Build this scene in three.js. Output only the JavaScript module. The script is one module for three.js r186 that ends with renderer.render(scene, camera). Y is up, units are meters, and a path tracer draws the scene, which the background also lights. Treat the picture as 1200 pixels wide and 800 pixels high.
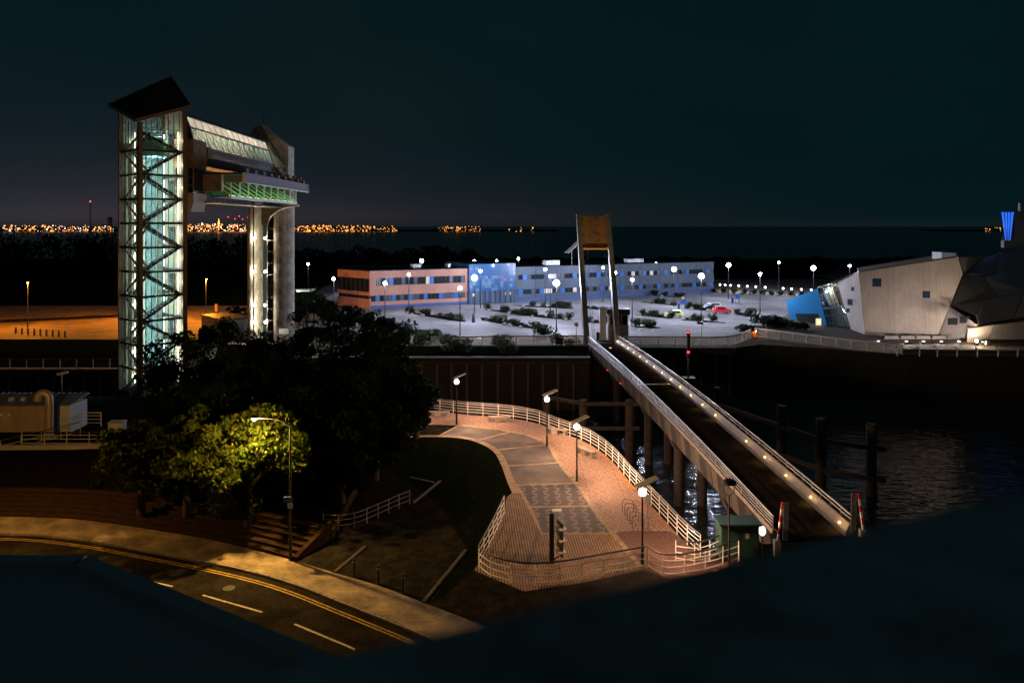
import * as THREE from 'three';
import { mergeGeometries } from 'three/addons/utils/BufferGeometryUtils.js';
import { RoundedBoxGeometry } from 'three/addons/geometries/RoundedBoxGeometry.js';

// ---------------------------------------------------------------- camera, sky, moonless night, exposure
const EYE = 19, FOC = 900, CX = 600, HY = 262;            // metres above the plaza, focal length / centre / horizon in photo pixels
const scene = new THREE.Scene();
const camera = new THREE.PerspectiveCamera(2 * Math.atan(400 / FOC) * 180 / Math.PI, 1.5, 0.05, 9000);
camera.position.set(0, EYE, 0);
camera.setViewOffset(1200, 800, 0, 400 - HY, 1200, 800);   // shift lens: verticals stay upright
camera.focus = 90; camera.userData.fStop = 2.0;
scene.add(camera);

const renderer = new THREE.WebGLRenderer({ antialias: true });
renderer.toneMapping = THREE.LinearToneMapping;
renderer.toneMappingExposure = 1.0;
renderer.shadowMap.enabled = true;

let seed = 20240517;
function rnd() { seed |= 0; seed = seed + 0x6D2B79F5 | 0; let t = Math.imul(seed ^ seed >>> 15, 1 | seed); t = t + Math.imul(t ^ t >>> 7, 61 | t) ^ t; return ((t ^ t >>> 14) >>> 0) / 4294967296; }
const rr = (a, b) => a + (b - a) * rnd();

function hash2(x, y, s) { let h = Math.imul(x | 0, 374761393) + Math.imul(y | 0, 668265263) + Math.imul(s | 0, 982451653) | 0; h = Math.imul(h ^ h >>> 13, 1274126177); return ((h ^ h >>> 16) >>> 0) / 4294967296; }
function vnoise(x, y, per, s, perY = per) {                             // value noise, periodic in per
  const xi = Math.floor(x), yi = Math.floor(y), fx = x - xi, fy = y - yi, m = v => ((v % per) + per) % per, my = v => ((v % perY) + perY) % perY;
  const u = fx * fx * (3 - 2 * fx), v = fy * fy * (3 - 2 * fy);
  const a = hash2(m(xi), my(yi), s), b = hash2(m(xi + 1), my(yi), s), c = hash2(m(xi), my(yi + 1), s), d = hash2(m(xi + 1), my(yi + 1), s);
  return a + (b - a) * u + (c - a) * v + (a - b - c + d) * u * v;
}
function fbm(x, y, per, s, oct = 4) { let t = 0, a = .5, n = 0; for (let i = 0; i < oct; i++) { t += a * vnoise(x, y, per, s + i); n += a; x *= 2; y *= 2; per *= 2; a *= .5; } return t / n; }

// night sky: deep teal, with the orange-mauve glow of the far shore low over the water
{
  const W = 512, H = 256, data = new Float32Array(W * H * 4);
  for (let j = 0; j < H; j++) for (let i = 0; i < W; i++) {
    const phi = ((i + .5) / W - .5) * 2 * Math.PI, el = ((j + .5) / H - .5) * 180;
    const x = Math.cos(phi), z = Math.sin(phi), az = Math.atan2(x, -z) * 180 / Math.PI;
    const e = Math.max(el, 0);
    let r = .0014, g = .0088, b = .0113;
    const da = ((az + 34 + 540) % 360) - 180;
    const glow = Math.exp(-(da * da) / (2 * 21 * 21));
    const cl = fbm(i / W * 24, j / H * 24, 24, 7);
    r += glow * (.023 * Math.exp(-e / 3.0) + .0024 * Math.exp(-e / 11) * (.5 + cl)); 
    g += glow * (.0205 * Math.exp(-e / 3.2) + .0012 * Math.exp(-e / 11) * (.5 + cl));
    b += glow * (.028 * Math.exp(-e / 3.4) + .0012 * Math.exp(-e / 11) * (.5 + cl));
    const mid = Math.exp(-((az + 10) ** 2) / 450) * Math.exp(-((e - 12) ** 2) / (2 * 6 * 6));
    r += .0022 * mid * cl; g += .0006 * mid * cl;
    r += glow * .012 * Math.exp(-e / 1.6); g += glow * .003 * Math.exp(-e / 1.6); r += .006 * Math.exp(-e / 1.2) * Math.exp(-((az + 8) ** 2) / (2 * 14 * 14));
    const hz = .78 + .44 * fbm(i / W * 40, j / H * 60, 40, 17, 4); r *= hz; g *= .5 + .5 * hz; b *= .5 + .5 * hz;
    const k = 4 * (j * W + i); data[k] = r; data[k + 1] = g; data[k + 2] = b; data[k + 3] = 1;
  }
  const t = new THREE.DataTexture(data, W, H, THREE.RGBAFormat, THREE.FloatType);
  t.mapping = THREE.EquirectangularReflectionMapping; t.magFilter = THREE.LinearFilter; t.minFilter = THREE.LinearFilter; t.needsUpdate = true;
  scene.background = t; scene.environment = t;
}
const sun = new THREE.DirectionalLight(new THREE.Color(.75, .86, 1), .012);   // what little the moon behind the cloud gives
sun.position.set(-60, 90, 60); sun.castShadow = true; sun.shadow.radius = 40;
Object.assign(sun.shadow.camera, { left: -200, right: 200, top: 200, bottom: -200, far: 600 });
scene.add(sun); scene.add(sun.target);

// ---------------------------------------------------------------- helpers
const V = (x, y, z) => new THREE.Vector3(x, y, z);
const G = (px, py, h = 0) => { const Z = FOC * (EYE - h) / (py - HY); return V((px - CX) * Z / FOC, h, -Z); };        // photo pixel -> point on a level surface
const PD = (px, py, Z) => V((px - CX) * Z / FOC, EYE - (py - HY) * Z / FOC, -Z);                                     // photo pixel -> point at a known distance
const C = (r, g, b) => new THREE.Color().setRGB(r, g, b);

const usedNames = {};
function numbered(n) { const k = usedNames[n] = (usedNames[n] ?? -1) + 1; return k ? n + '_' + String(k).padStart(3, '0') : n; }
const bases = new WeakMap();
function thing(name, label, category, base = V(0, 0, 0), group) {
  const o = new THREE.Group(); o.name = numbered(name); o.position.copy(base); bases.set(o, base.clone()); scene.add(o);
  o.userData = { label, category }; if (group) o.userData.group = group; return o;
}
function dup(o, pos, turn = 0, label) { const c = o.clone(); c.name = numbered(o.name.replace(/_\d{3}$/, '')); c.userData = { ...o.userData }; if (label) c.userData.label = label; c.position.copy(pos); c.rotation.y = turn; scene.add(c); return c; }
function uvMetres(g) {                                        // box mapping, one unit of uv = one metre
  const p = g.attributes.position, n = g.attributes.normal, uv = new Float32Array(p.count * 2);
  for (let i = 0; i < p.count; i++) {
    const ax = Math.abs(n.getX(i)), ay = Math.abs(n.getY(i)), az = Math.abs(n.getZ(i)), x = p.getX(i), y = p.getY(i), z = p.getZ(i);
    if (ay >= ax && ay >= az) { uv[2 * i] = x; uv[2 * i + 1] = z; } else if (ax >= az) { uv[2 * i] = z; uv[2 * i + 1] = y; } else { uv[2 * i] = x; uv[2 * i + 1] = y; }
  }
  g.setAttribute('uv', new THREE.BufferAttribute(uv, 2)); return g;
}
function clean(g) { if (g.index) g = g.toNonIndexed(); for (const k of Object.keys(g.attributes)) if (!['position', 'normal', 'uv'].includes(k)) g.deleteAttribute(k); if (!g.attributes.uv) g.setAttribute('uv', new THREE.BufferAttribute(new Float32Array(g.attributes.position.count * 2), 2)); return g; }
const up = V(0, 1, 0);
class MB {
  constructor() { this.g = []; }
  add(g) { this.g.push(clean(g)); return this; }
  box(cx, cy, cz, w, h, d, ry = 0) { const g = new THREE.BoxGeometry(w, h, d); if (ry) g.rotateY(ry); return this.add(g.translate(cx, cy, cz)); }
  span(x0, x1, y0, y1, z0, z1) { return this.box((x0 + x1) / 2, (y0 + y1) / 2, (z0 + z1) / 2, Math.abs(x1 - x0), Math.abs(y1 - y0), Math.abs(z1 - z0)); }
  rbox(cx, cy, cz, w, h, d, r = .03, ry = 0) { const g = new RoundedBoxGeometry(w, h, d, 2, r); if (ry) g.rotateY(ry); return this.add(g.translate(cx, cy, cz)); }
  cyl(x, y0, y1, z, r0, r1 = r0, n = 12) { return this.add(new THREE.CylinderGeometry(r1, r0, y1 - y0, n).translate(x, (y0 + y1) / 2, z)); }
  bar(p, q, r0, r1 = r0, n = 8) { const d = q.clone().sub(p), L = d.length(), g = new THREE.CylinderGeometry(r1, r0, L, n); g.applyQuaternion(new THREE.Quaternion().setFromUnitVectors(up, d.divideScalar(L))); return this.add(g.translate((p.x + q.x) / 2, (p.y + q.y) / 2, (p.z + q.z) / 2)); }
  beam(p, q, w, h) {                                          // box section from p to q, width level, height upright
    const d = q.clone().sub(p), L = d.length(), m = new THREE.Matrix4(), z = d.clone().normalize();
    const x = Math.abs(z.y) > .999 ? V(1, 0, 0) : V().crossVectors(up, z).normalize(), y = V().crossVectors(z, x);
    m.makeBasis(x, y, z); m.setPosition(p.clone().add(q).multiplyScalar(.5));
    return this.add(new THREE.BoxGeometry(w, h, L).applyMatrix4(m));
  }
  tube(pts, r, n = 8, closed = false, seg) { return this.add(new THREE.TubeGeometry(new THREE.CatmullRomCurve3(pts, closed, 'centripetal'), seg ?? Math.max(4, pts.length * 4), r, n, closed)); }
  prism(pts, y0, y1, top = true) {                            // pts: Vector3 outline in plan, extruded upwards
    const s = new THREE.Shape(pts.map(p => new THREE.Vector2(p.x, -p.z)));
    return this.add(new THREE.ExtrudeGeometry(s, { depth: y1 - y0, bevelEnabled: false, curveSegments: 4 }).rotateX(-Math.PI / 2).translate(0, y0, 0));
  }
  sheet(pts, y) { const s = new THREE.Shape(pts.map(p => new THREE.Vector2(p.x, -p.z))); return this.add(new THREE.ShapeGeometry(s).rotateX(-Math.PI / 2).translate(0, y, 0)); }
  slab(pts, back) {                                           // a flat polygon in space with a body behind it
    const n = pts.length, pos = [], P = p => pos.push(p.x, p.y, p.z), q = pts.map(p => p.clone().add(back));
    for (let i = 1; i < n - 1; i++) { P(pts[0]); P(pts[i]); P(pts[i + 1]); P(q[0]); P(q[i + 1]); P(q[i]); }
    for (let i = 0; i < n; i++) { const j = (i + 1) % n; P(pts[i]); P(q[i]); P(q[j]); P(pts[i]); P(q[j]); P(pts[j]); }
    const g = new THREE.BufferGeometry(); g.setAttribute('position', new THREE.Float32BufferAttribute(pos, 3)); g.computeVertexNormals(); return this.add(g);
  }
  profile(pts2, z0, z1) { const s = new THREE.Shape(pts2.map(p => new THREE.Vector2(p[0], p[1]))); return this.add(new THREE.ExtrudeGeometry(s, { depth: z0 - z1, bevelEnabled: false }).translate(0, 0, z1)); }   // x-y outline run from z1 (far) to z0
  geom() { return uvMetres(this.g.length > 1 ? mergeGeometries(this.g) : this.g[0]); }
  build(name, mat, parent, label) {
    const g = this.geom(), m = new THREE.Mesh(g, mat); m.castShadow = m.receiveShadow = true;
    let root = parent; while (root && !bases.has(root)) root = root.parent;
    if (root) { const b = bases.get(root); g.translate(-b.x, -b.y, -b.z); }
    m.name = parent ? name : numbered(name); (parent || scene).add(m); if (label) m.userData.label = label; return m;
  }
}
const mb = () => new MB();
function structure(m) { m.userData.kind = 'structure'; return m; }
function tag(m, label, category, group) { Object.assign(m.userData, { label, category }); if (group) m.userData.group = group; return m; }
function piece(name, geo, mat, parent, pos, turn = 0) { const m = new THREE.Mesh(geo, mat); m.name = name; m.castShadow = m.receiveShadow = true; m.position.copy(pos); m.rotation.y = turn; parent.add(m); return m; }

// ---------------------------------------------------------------- materials
function tex(size, fn, srgb = true) {
  const d = new Uint8Array(size * size * 4);
  for (let j = 0; j < size; j++) for (let i = 0; i < size; i++) { const c = fn(i / size, j / size), k = 4 * (j * size + i); d[k] = 255 * Math.min(1, Math.max(0, c[0])); d[k + 1] = 255 * Math.min(1, Math.max(0, c[1] ?? c[0])); d[k + 2] = 255 * Math.min(1, Math.max(0, c[2] ?? c[0])); d[k + 3] = 255; }
  const t = new THREE.DataTexture(d, size, size); t.wrapS = t.wrapT = THREE.RepeatWrapping; t.magFilter = THREE.LinearFilter; t.minFilter = THREE.LinearMipmapLinearFilter; t.generateMipmaps = true; if (srgb) t.colorSpace = THREE.SRGBColorSpace; t.needsUpdate = true; return t;
}
const rep = (t, m) => { const c = t.clone(); c.repeat.set(1 / m, 1 / m); c.needsUpdate = true; return c; };
const grain = tex(512, (u, v) => { const a = fbm(u * 8, v * 8, 8, 1, 5), b = fbm(u * 64, v * 64, 64, 5, 3); const k = .74 + .22 * (a - .5) * 2 + .22 * (b - .5) * 2; return [k, k, k]; });
const patchy = tex(512, (u, v) => { const a = fbm(u * 5, v * 5, 5, 11, 5), b = fbm(u * 40, v * 40, 40, 15, 4); const s = Math.min(1, Math.max(0, (a - .42) * 3.2)); const k = .84 + .3 * (b - .5) - .16 * s; return [k, k * (1 - .03 * s), k * (1 - .06 * s)]; });
const worn = tex(512, (u, v) => { const a = fbm(u * 4, v * 4, 4, 101, 5), b = fbm(u * 24, v * 24, 24, 105, 4), c = fbm(u * 3, v * 30, 30, 109, 3); const k = .76 + .55 * (a - .5) + .22 * (b - .5) + .18 * (c - .5); return [k, k, k]; });
const bumpFine = tex(512, (u, v) => [fbm(u * 90, v * 90, 90, 21, 3)], false);
const streak = tex(512, (u, v) => { const a = vnoise(u * 90, v * 3, 90, 31, 3), b = fbm(u * 4, v * 4, 4, 33, 5), k = .86 + .14 * (a - .5) + .16 * (b - .5); return [k, k, k]; });
const sett = tex(1024, (u, v) => {                            // granite setts about 11 cm, laid in courses: 32 to the tile
  const N = 24, row = Math.floor(v * N * 1.5), off = (row % 2) * .5, x = u * N + off, cx = Math.floor(x), fx = x - cx, fy = v * N * 1.5 - row;
  const j = Math.min(fx, 1 - fx, fy / 1.5, (1 - fy) / 1.5), e = Math.min(1, Math.max(0, (j - .03) / .1)), h = hash2(cx % N, row, 3), n = fbm(u * 50, v * 50, 50, 9, 3);
  const k = (.55 + .4 * h) * (.85 + .3 * n) * (.4 + .6 * e); return [k, k * (.9 + .08 * hash2(cx % N, row, 8)), k * .88];
});
const settBump = tex(1024, (u, v) => { const N = 24, row = Math.floor(v * N * 1.5), off = (row % 2) * .5, x = u * N + off, fx = x - Math.floor(x), fy = v * N * 1.5 - row, j = Math.min(fx, 1 - fx, fy / 1.5, (1 - fy) / 1.5); return [Math.min(1, Math.max(0, j / .16)) * (.7 + .3 * hash2(Math.floor(x) % N, row, 4))]; }, false);
const courses = tex(1024, (u, v) => {                         // buff block paving in long courses with dark joints, 7 courses a metre (2 m tile)
  const N = 12, col = Math.floor(u * N), fx = u * N - col, y = v * 8 + (col % 2) * .5, ry = Math.floor(y), fy = y - ry;
  const e = Math.min(1, Math.max(0, (Math.min(fx, 1 - fx) - .1) / .14)), e2 = Math.min(1, Math.max(0, (Math.min(fy, 1 - fy) - .015) / .03)), h = hash2(col, ry % 8, 5), n = fbm(u * 14, v * 14, 14, 19, 5);
  const k = (.72 + .12 * h) * (.7 + .6 * n) * (.2 + .8 * e) * (.9 + .1 * e2); return [k, k * .86, k * .66];
});
const mudBump = tex(512, (u, v) => [fbm(u * 6, v * 12, 12, 41, 6)], false);
const waveBump = tex(512, (u, v) => [fbm(u * 10, v * 22, 22, 51, 4)], false);
const wavePrint = tex(1024, (u, v) => {                       // dark tarmac set with pale sinuous ribbons (2.4 m tile, ribbons run along v)
  const n = fbm(u * 60, v * 60, 60, 61, 3), a = fbm(u * 6, v * 6, 6, 63, 3), N = 3;
  const ph = v * 2 * Math.PI * 2, x = u * N - .15 * Math.sin(ph) * 1, d = Math.abs(x - Math.round(x)), w = .15 + .1 * Math.sin(ph * 2 + 1);
  const on = Math.min(1, Math.max(0, (w - d) / .03)) * (.4 + .9 * n);
  const k = .3 + .1 * (n - .5) + .12 * (a - .5); const p = .85 + .2 * (n - .5); const o = on * .8; return [k + (p - k) * o, (k * .98) + (p * .95 - k) * o, k + (p * .93 - k) * o];
});
function M(r, g, b, rough = .85, o = {}) { return new THREE.MeshStandardMaterial({ color: C(r, g, b), roughness: rough, ...o }); }
function MM(r, g, b, o = {}) { return new THREE.MeshPhysicalMaterial({ color: C(r, g, b), roughness: 1, specularIntensity: 0, ...o }); }
function glow(r, g, b, base = .8) { return new THREE.MeshStandardMaterial({ color: C(base, base, base), emissive: C(r, g, b), emissiveIntensity: 1, roughness: .5 }); }
const mat = {
  asphalt: MM(.03, .027, .024, { map: rep(grain, 3), bumpMap: rep(bumpFine, 2.2), bumpScale: .006 }),
  road: MM(.034, .031, .027, { map: rep(patchy, 4.5), bumpMap: rep(bumpFine, 1.7), bumpScale: .005 }),
  carpark: M(.22, .215, .23, .75, { map: rep(worn, 31), bumpMap: rep(bumpFine, 3), bumpScale: .006 }),
  flags: M(.22, .17, .11, .85, { map: rep(patchy, 2.7), bumpMap: rep(bumpFine, 1.9), bumpScale: .01 }),
  footway: M(.32, .25, .16, .85, { map: rep(worn, 3.7), bumpMap: rep(bumpFine, 1.9), bumpScale: .01 }),
  pathgrey: M(.15, .118, .095, .8, { map: rep(worn, 5.3), bumpMap: rep(bumpFine, 1.6), bumpScale: .006 }),
  buff: M(.5, .37, .21, .85, { map: rep(patchy, 1.9), bumpMap: rep(bumpFine, .8), bumpScale: .01 }),
  sett: M(.75, .52, .42, .8, { map: rep(sett, 2.4), bumpMap: rep(settBump, 2.4), bumpScale: .018 }),
  courses: M(.42, .34, .27, .85, { map: rep(courses, 1.9) }),
  wave: M(.34, .28, .24, .8, { map: rep(wavePrint, 2.4) }),
  redblock: M(.24, .12, .09, .85, { map: rep(sett, 2.1), bumpMap: rep(settBump, 2.1), bumpScale: .01 }),
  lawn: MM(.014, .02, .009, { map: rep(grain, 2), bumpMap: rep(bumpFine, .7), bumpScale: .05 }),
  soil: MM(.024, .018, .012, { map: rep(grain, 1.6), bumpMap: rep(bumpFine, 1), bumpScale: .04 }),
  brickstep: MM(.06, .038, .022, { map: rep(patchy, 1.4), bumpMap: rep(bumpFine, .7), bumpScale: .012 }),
  concrete: M(.4, .37, .32, .85, { map: rep(streak, 4), bumpMap: rep(bumpFine, 1.8), bumpScale: .006 }),
  towerconcrete: M(.5, .46, .38, .85, { map: rep(patchy, 5), bumpMap: rep(bumpFine, 2), bumpScale: .006 }),
  brownconcrete: M(.26, .19, .15, .85, { map: rep(patchy, 3), bumpMap: rep(bumpFine, 2), bumpScale: .006 }),
  riverwall: M(.06, .052, .042, .9, { map: rep(streak, 3), bumpMap: rep(bumpFine, 2), bumpScale: .02 }),
  pile: M(.22, .16, .12, .9, { map: rep(streak, 1.5) }),
  pier: M(.1, .078, .062, .9, { map: rep(patchy, 2), bumpMap: rep(bumpFine, 1.4), bumpScale: .01 }),
  timber: M(.08, .062, .045, .95, { map: rep(streak, 1.2), bumpMap: rep(bumpFine, .8), bumpScale: .02 }),
  mud: M(.075, .066, .056, .38, { map: rep(grain, 7), bumpMap: rep(mudBump, 9), bumpScale: .55 }),
  water: M(.012, .018, .02, .16, { bumpMap: rep(waveBump, 13), bumpScale: .12 }),
  railwhite: M(.78, .74, .7, .45),
  raildark: M(.03, .03, .032, .5),
  steeldark: M(.025, .028, .03, .55, { metalness: .3 }),
  steel: M(.34, .34, .35, .42, { metalness: .55, map: rep(streak, 2.5) }),
  steellight: M(.62, .62, .64, .35, { metalness: .6 }),
  blackpaint: M(.012, .012, .013, .7),
  white: M(.8, .8, .78, .5),
  offwhite: M(.6, .58, .54, .7, { map: rep(streak, 3) }),
  yellowline: M(.45, .28, .02, .75, { map: rep(patchy, .9) }),
  whiteline: M(.66, .6, .5, .75, { map: rep(patchy, .8) }),
  roofdark: MM(.42, .42, .42, { bumpMap: rep(bumpFine, 1), bumpScale: .01 }),
  ledge: M(.8, .7, .68, .8, { map: rep(patchy, 1.1), bumpMap: rep(bumpFine, .6), bumpScale: .002 }),
  darkglass: M(.012, .016, .02, .12),
  leaf: new THREE.MeshPhysicalMaterial({ color: 0xffffff, vertexColors: true, roughness: .75, side: THREE.DoubleSide, transmission: .3, thickness: 0 }),
  bark: M(.06, .045, .03, .95, { map: rep(streak, .8) }),
};
const lampCool = C(.74, .78, 1), lampWarm = C(1, .58, .36), sodium = C(1, .47, .1), tungsten = C(1, .78, .5);
function pointLight(parent, pos, color, I, r = .1) { const l = new THREE.PointLight(color, I); l.position.copy(pos); l.castShadow = true; l.shadow.radius = r / .02; parent.add(l); return l; }

// ---------------------------------------------------------------- ground, banks and river
const plazaRail = [[487, 481.5], [498, 480.8], [515, 481.8], [536, 484.6], [566, 487.2], [597, 490], [616, 493], [632.5, 497], [643.5, 501.5], [660, 508], [682, 516], [701, 527], [718, 541], [740, 566.6], [775, 605], [795, 627], [807.5, 640], [821, 651.5]].map(([x, y]) => G(x, y));
const nearEdge = [V(-150, 0, -74), V(-47, 0, -74), V(-47, 0, -84.5), V(-34, 0, -84.5), V(-27, 0, -82), V(-14, 0, -80.5)];
plazaRail.forEach((p, i) => { const a = plazaRail[Math.max(0, i - 1)], b = plazaRail[Math.min(plazaRail.length - 1, i + 1)], t = b.clone().sub(a).normalize(); nearEdge.push(p.clone().add(V(t.z, 0, -t.x).multiplyScalar(.42))); });
nearEdge.push(V(13.6, 0, -45.6), V(21.5, 0, -45.6), V(60, 0, -44), V(150, 0, -43));
const nearLand = [...nearEdge, V(150, 0, 30), V(-150, 0, 30)];
structure(mb().prism(nearLand, -9.5, -.14).build('ground', mat.riverwall));

const kerb = [[-130, 623], [-60, 623.3], [0, 624.5], [37, 625.5], [75, 629], [125, 636], [175, 645.5], [250, 660], [303, 672], [346, 685], [404, 707.5], [461, 730], [504, 748], [560, 774], [640, 812], [760, 875]].map(([x, y]) => G(x, y));
const kc = new THREE.CatmullRomCurve3(kerb, false, 'centripetal');
function offset(curve, d, n, a = 0, b = 1) { const out = []; for (let i = 0; i <= n; i++) { const u = a + (b - a) * i / n, p = curve.getPointAt(u), t = curve.getTangentAt(u); out.push(V(p.x + t.z * d, 0, p.z - t.x * d)); } return out; }   // positive d: away from the road, towards the river
const kerbLine = offset(kc, .14, 60);
const plazaSlab = [...kerbLine.map(p => p.clone()), V(150, 0, kerbLine[60].z), ...[...nearEdge].reverse().filter(p => true)];
structure(mb().prism([...kerbLine, V(150, 0, kerbLine[60].z), ...[...nearEdge].reverse(), V(-150, 0, -55), V(kerbLine[0].x - 30, 0, kerbLine[0].z)], -.15, -.006).build('pavement_base', mat.asphalt));
// road
structure(mb().sheet([...offset(kc, .02, 60), ...offset(kc, -9.5, 60).reverse()], -.132).build('road', mat.road));
{ // kerb stones
  const k = new THREE.Group(); k.name = 'kerb'; scene.add(k); structure(k);
  const L = kc.getLength(), n = Math.floor(L / .93), geo = uvMetres(clean(new RoundedBoxGeometry(.14, .16, .915, 2, .02)));
  const mats = [M(.3, .27, .22, .85, { map: rep(patchy, 1.3) }), M(.26, .235, .2, .85, { map: rep(patchy, 1.7) }), M(.34, .3, .25, .85, { map: rep(patchy, 1.1) })];
  for (let i = 0; i < n; i++) { const u = (i + .5) / n, p = kc.getPointAt(u), t = kc.getTangentAt(u); if (p.x < -45 || p.x > 6) continue; piece('kerb_stone', geo, mats[i * 7 % 3], k, V(p.x + t.z * .07, -.078 + rr(-.004, .004), p.z - t.x * .07), Math.atan2(t.x, t.z)); }
}
function ribbon(curve, d0, d1, y, a = 0, b = 1, n = 60) { const A = offset(curve, d0, n, a, b), B = offset(curve, d1, n, a, b); return mb().sheet([...A, ...B.reverse()], y); }
for (const d of [-.42, -.62]) structure(ribbon(kc, d, d - .1, -.127).build('yellow_line', mat.yellowline));
// centre dashes, laid where they are in the photograph
const dashes = [[[118, 667.5], [202, 687]], [[237, 697], [307, 717]], [[345, 731], [416, 760.5]], [[24, 651], [88, 661]], [[462, 780], [540, 817]]];
for (const [[ax, ay], [bx, by]] of dashes) { const a = G(ax, ay, -.126), b = G(bx, by, -.126), t = b.clone().sub(a).normalize(), s = V(t.z, 0, -t.x).multiplyScalar(.06); structure(mb().sheet([a.clone().add(s), b.clone().add(s), b.clone().sub(s), a.clone().sub(s)], -.126).build('centre_line_dash', mat.whiteline)); }
// manhole and gully in the carriageway
for (const [px, py] of [[268, 689], [120, 654]]) structure(mb().cyl(G(px, py, -.13).x, -.13, -.121, G(px, py, -.13).z, .32, .32, 20).build('manhole_cover', mat.steeldark));

// footway between kerb and steps
const backEdge = [[-130, 606], [0, 605], [75, 607.5], [112, 611], [175, 620], [250, 633], [300, 645], [342, 656], [392, 671], [443, 686], [496, 706], [556, 729], [640, 766]].map(([x, y]) => G(x, y));
structure(mb().sheet([...offset(kc, .14, 60, 0, .93), ...new THREE.CatmullRomCurve3(backEdge, false, 'centripetal').getPoints(60).reverse()], .001).build('footway', mat.footway));

// plaza surfaces
const leftCurve = [[470, 512], [514, 511], [547, 513.5], [572, 522], [583, 530], [591, 544], [599.5, 566], [605, 578]].map(([x, y]) => G(x, y));
const rightCurve = [[487, 497], [535, 498], [560, 500.5], [598, 505.5], [622, 511], [642, 521], [656, 542], [675, 565], [702, 605], [731, 640], [751, 664]].map(([x, y]) => G(x, y));
const rcurve = new THREE.CatmullRomCurve3(rightCurve, false, 'centripetal'), lcurve = new THREE.CatmullRomCurve3(leftCurve, false, 'centripetal');
// setts between the path and the railing
structure(mb().sheet([...rcurve.getPoints(50), G(757, 666), G(790, 640), G(800, 640), ...new THREE.CatmullRomCurve3(plazaRail, false, 'centripetal').getPoints(50).reverse()], .002).build('sett_paving', mat.sett));
structure(mb().sheet([G(727, 640), G(752, 667), G(785, 678), G(840, 672), G(862, 660), G(822, 653), G(800, 632), G(786, 622), G(740, 622), G(716, 624)].map(p => p), .006).build('red_block_paving', mat.redblock));
// buff block paving in front and to the side
const apron = [[605, 574], [594, 582], [590, 604], [566, 655], [555, 668], [615, 693], [680, 683], [757, 667], [731, 640], [702, 605], [690, 588], [650, 576]].map(([x, y]) => G(x, y));
{ // texture runs in the direction of the path
  const m = mb().sheet(apron, .003); const g = m.build('buff_block_paving', mat.courses); structure(g);
  const p = g.geometry.attributes.position, uv = g.geometry.attributes.uv, ang = .06; for (let i = 0; i < p.count; i++) uv.setXY(i, p.getX(i) * Math.cos(ang) - p.getZ(i) * Math.sin(ang), p.getX(i) * Math.sin(ang) + p.getZ(i) * Math.cos(ang));
}
// path: grey panels framed by buff strips
{
  const path = new THREE.Group(); path.name = 'plaza_path'; scene.add(path); structure(path);
  const cross = [[[514, 510], [535, 499]], [[559, 516], [598, 506]], [[582, 527], [642, 521]], [[592.5, 546], [656, 542]], [[605, 568.5], [675, 566]], [[620, 594], [698, 592.5]], [[634, 626], [725, 625]]];
  const rows = cross.map(([[ax, ay], [bx, by]]) => [G(ax, ay), G(bx, by)]);
  const mid = (c, A, B, n) => { // points of curve c between the points nearest A and B
    let ua = 0, ub = 1, da = 1e9, db = 1e9; for (let i = 0; i <= 300; i++) { const p = c.getPointAt(i / 300), a = p.distanceTo(A), b = p.distanceTo(B); if (a < da) da = a, ua = i / 300; if (b < db) db = b, ub = i / 300; }
    const o = []; for (let i = 1; i < n; i++) o.push(c.getPointAt(ua + (ub - ua) * i / n)); return o;
  };
  for (let i = 0; i < rows.length - 1; i++) {
    const [a, b] = rows[i], [c, d] = rows[i + 1];
    const L = i < 4 ? mid(lcurve, a, c, 6) : [], R = i < 4 ? mid(rcurve, b, d, 6) : [];
    const out = [a, ...L, c, d, ...R.reverse(), b]; const cen = out.reduce((s, p) => s.add(p), V(0, 0, 0)).divideScalar(out.length);
    const shr = out.map(p => { const v = p.clone().sub(cen); const l = v.length(); return cen.clone().add(v.multiplyScalar((l - .24) / l)); });
    mb().prism(shr, -.01, .012 + rr(-.001, .001)).build('path_panel', i >= 4 ? mat.wave : mat.pathgrey, path);
  }
  structure(mb().sheet([rows[0][0], ...mid(lcurve, rows[0][0], rows[4][0], 16), rows[4][0], rows[6][0], rows[6][1], rows[4][1], ...mid(rcurve, rows[4][1], rows[0][1], 16), rows[0][1]], .007).build('buff_strip', mat.buff));
  const strip = (pts, w, y) => { const m = mb(); for (let i = 0; i < pts.length - 1; i++) { const t = pts[i + 1].clone().sub(pts[i]).normalize(), s = V(t.z, 0, -t.x).multiplyScalar(w / 2); const a = pts[i].clone().addScaledVector(t, -.02), b = pts[i + 1].clone().addScaledVector(t, .02); m.sheet([a.clone().add(s), b.clone().add(s), b.clone().sub(s), a.clone().sub(s)], y + i * .00002); } return m; };
  structure(strip(lcurve.getPoints(30), .55, .0145).build('path_edging', mat.buff));
  structure(strip(rcurve.getPoints(40), .32, .0165).build('path_edging', mat.buff));
}
// dark lawn inside the curve of the path
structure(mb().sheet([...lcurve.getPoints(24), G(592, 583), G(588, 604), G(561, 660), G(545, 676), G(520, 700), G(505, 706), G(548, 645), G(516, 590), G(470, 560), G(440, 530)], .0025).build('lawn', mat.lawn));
// footpath up to the trees, between stone edgings
for (const [a, b] of [[[392, 671], [428, 641]], [[496, 706], [546, 645]], [[484, 590], [516, 564]], [[508, 566], [480, 560]]]) { const p = G(...a), q = G(...b); structure(mb().beam(p.clone().setY(.04), q.clone().setY(.04), .16, .1).build('edging_stone', M(.07, .058, .045, .9, { map: rep(patchy, .8) }))); }

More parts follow.
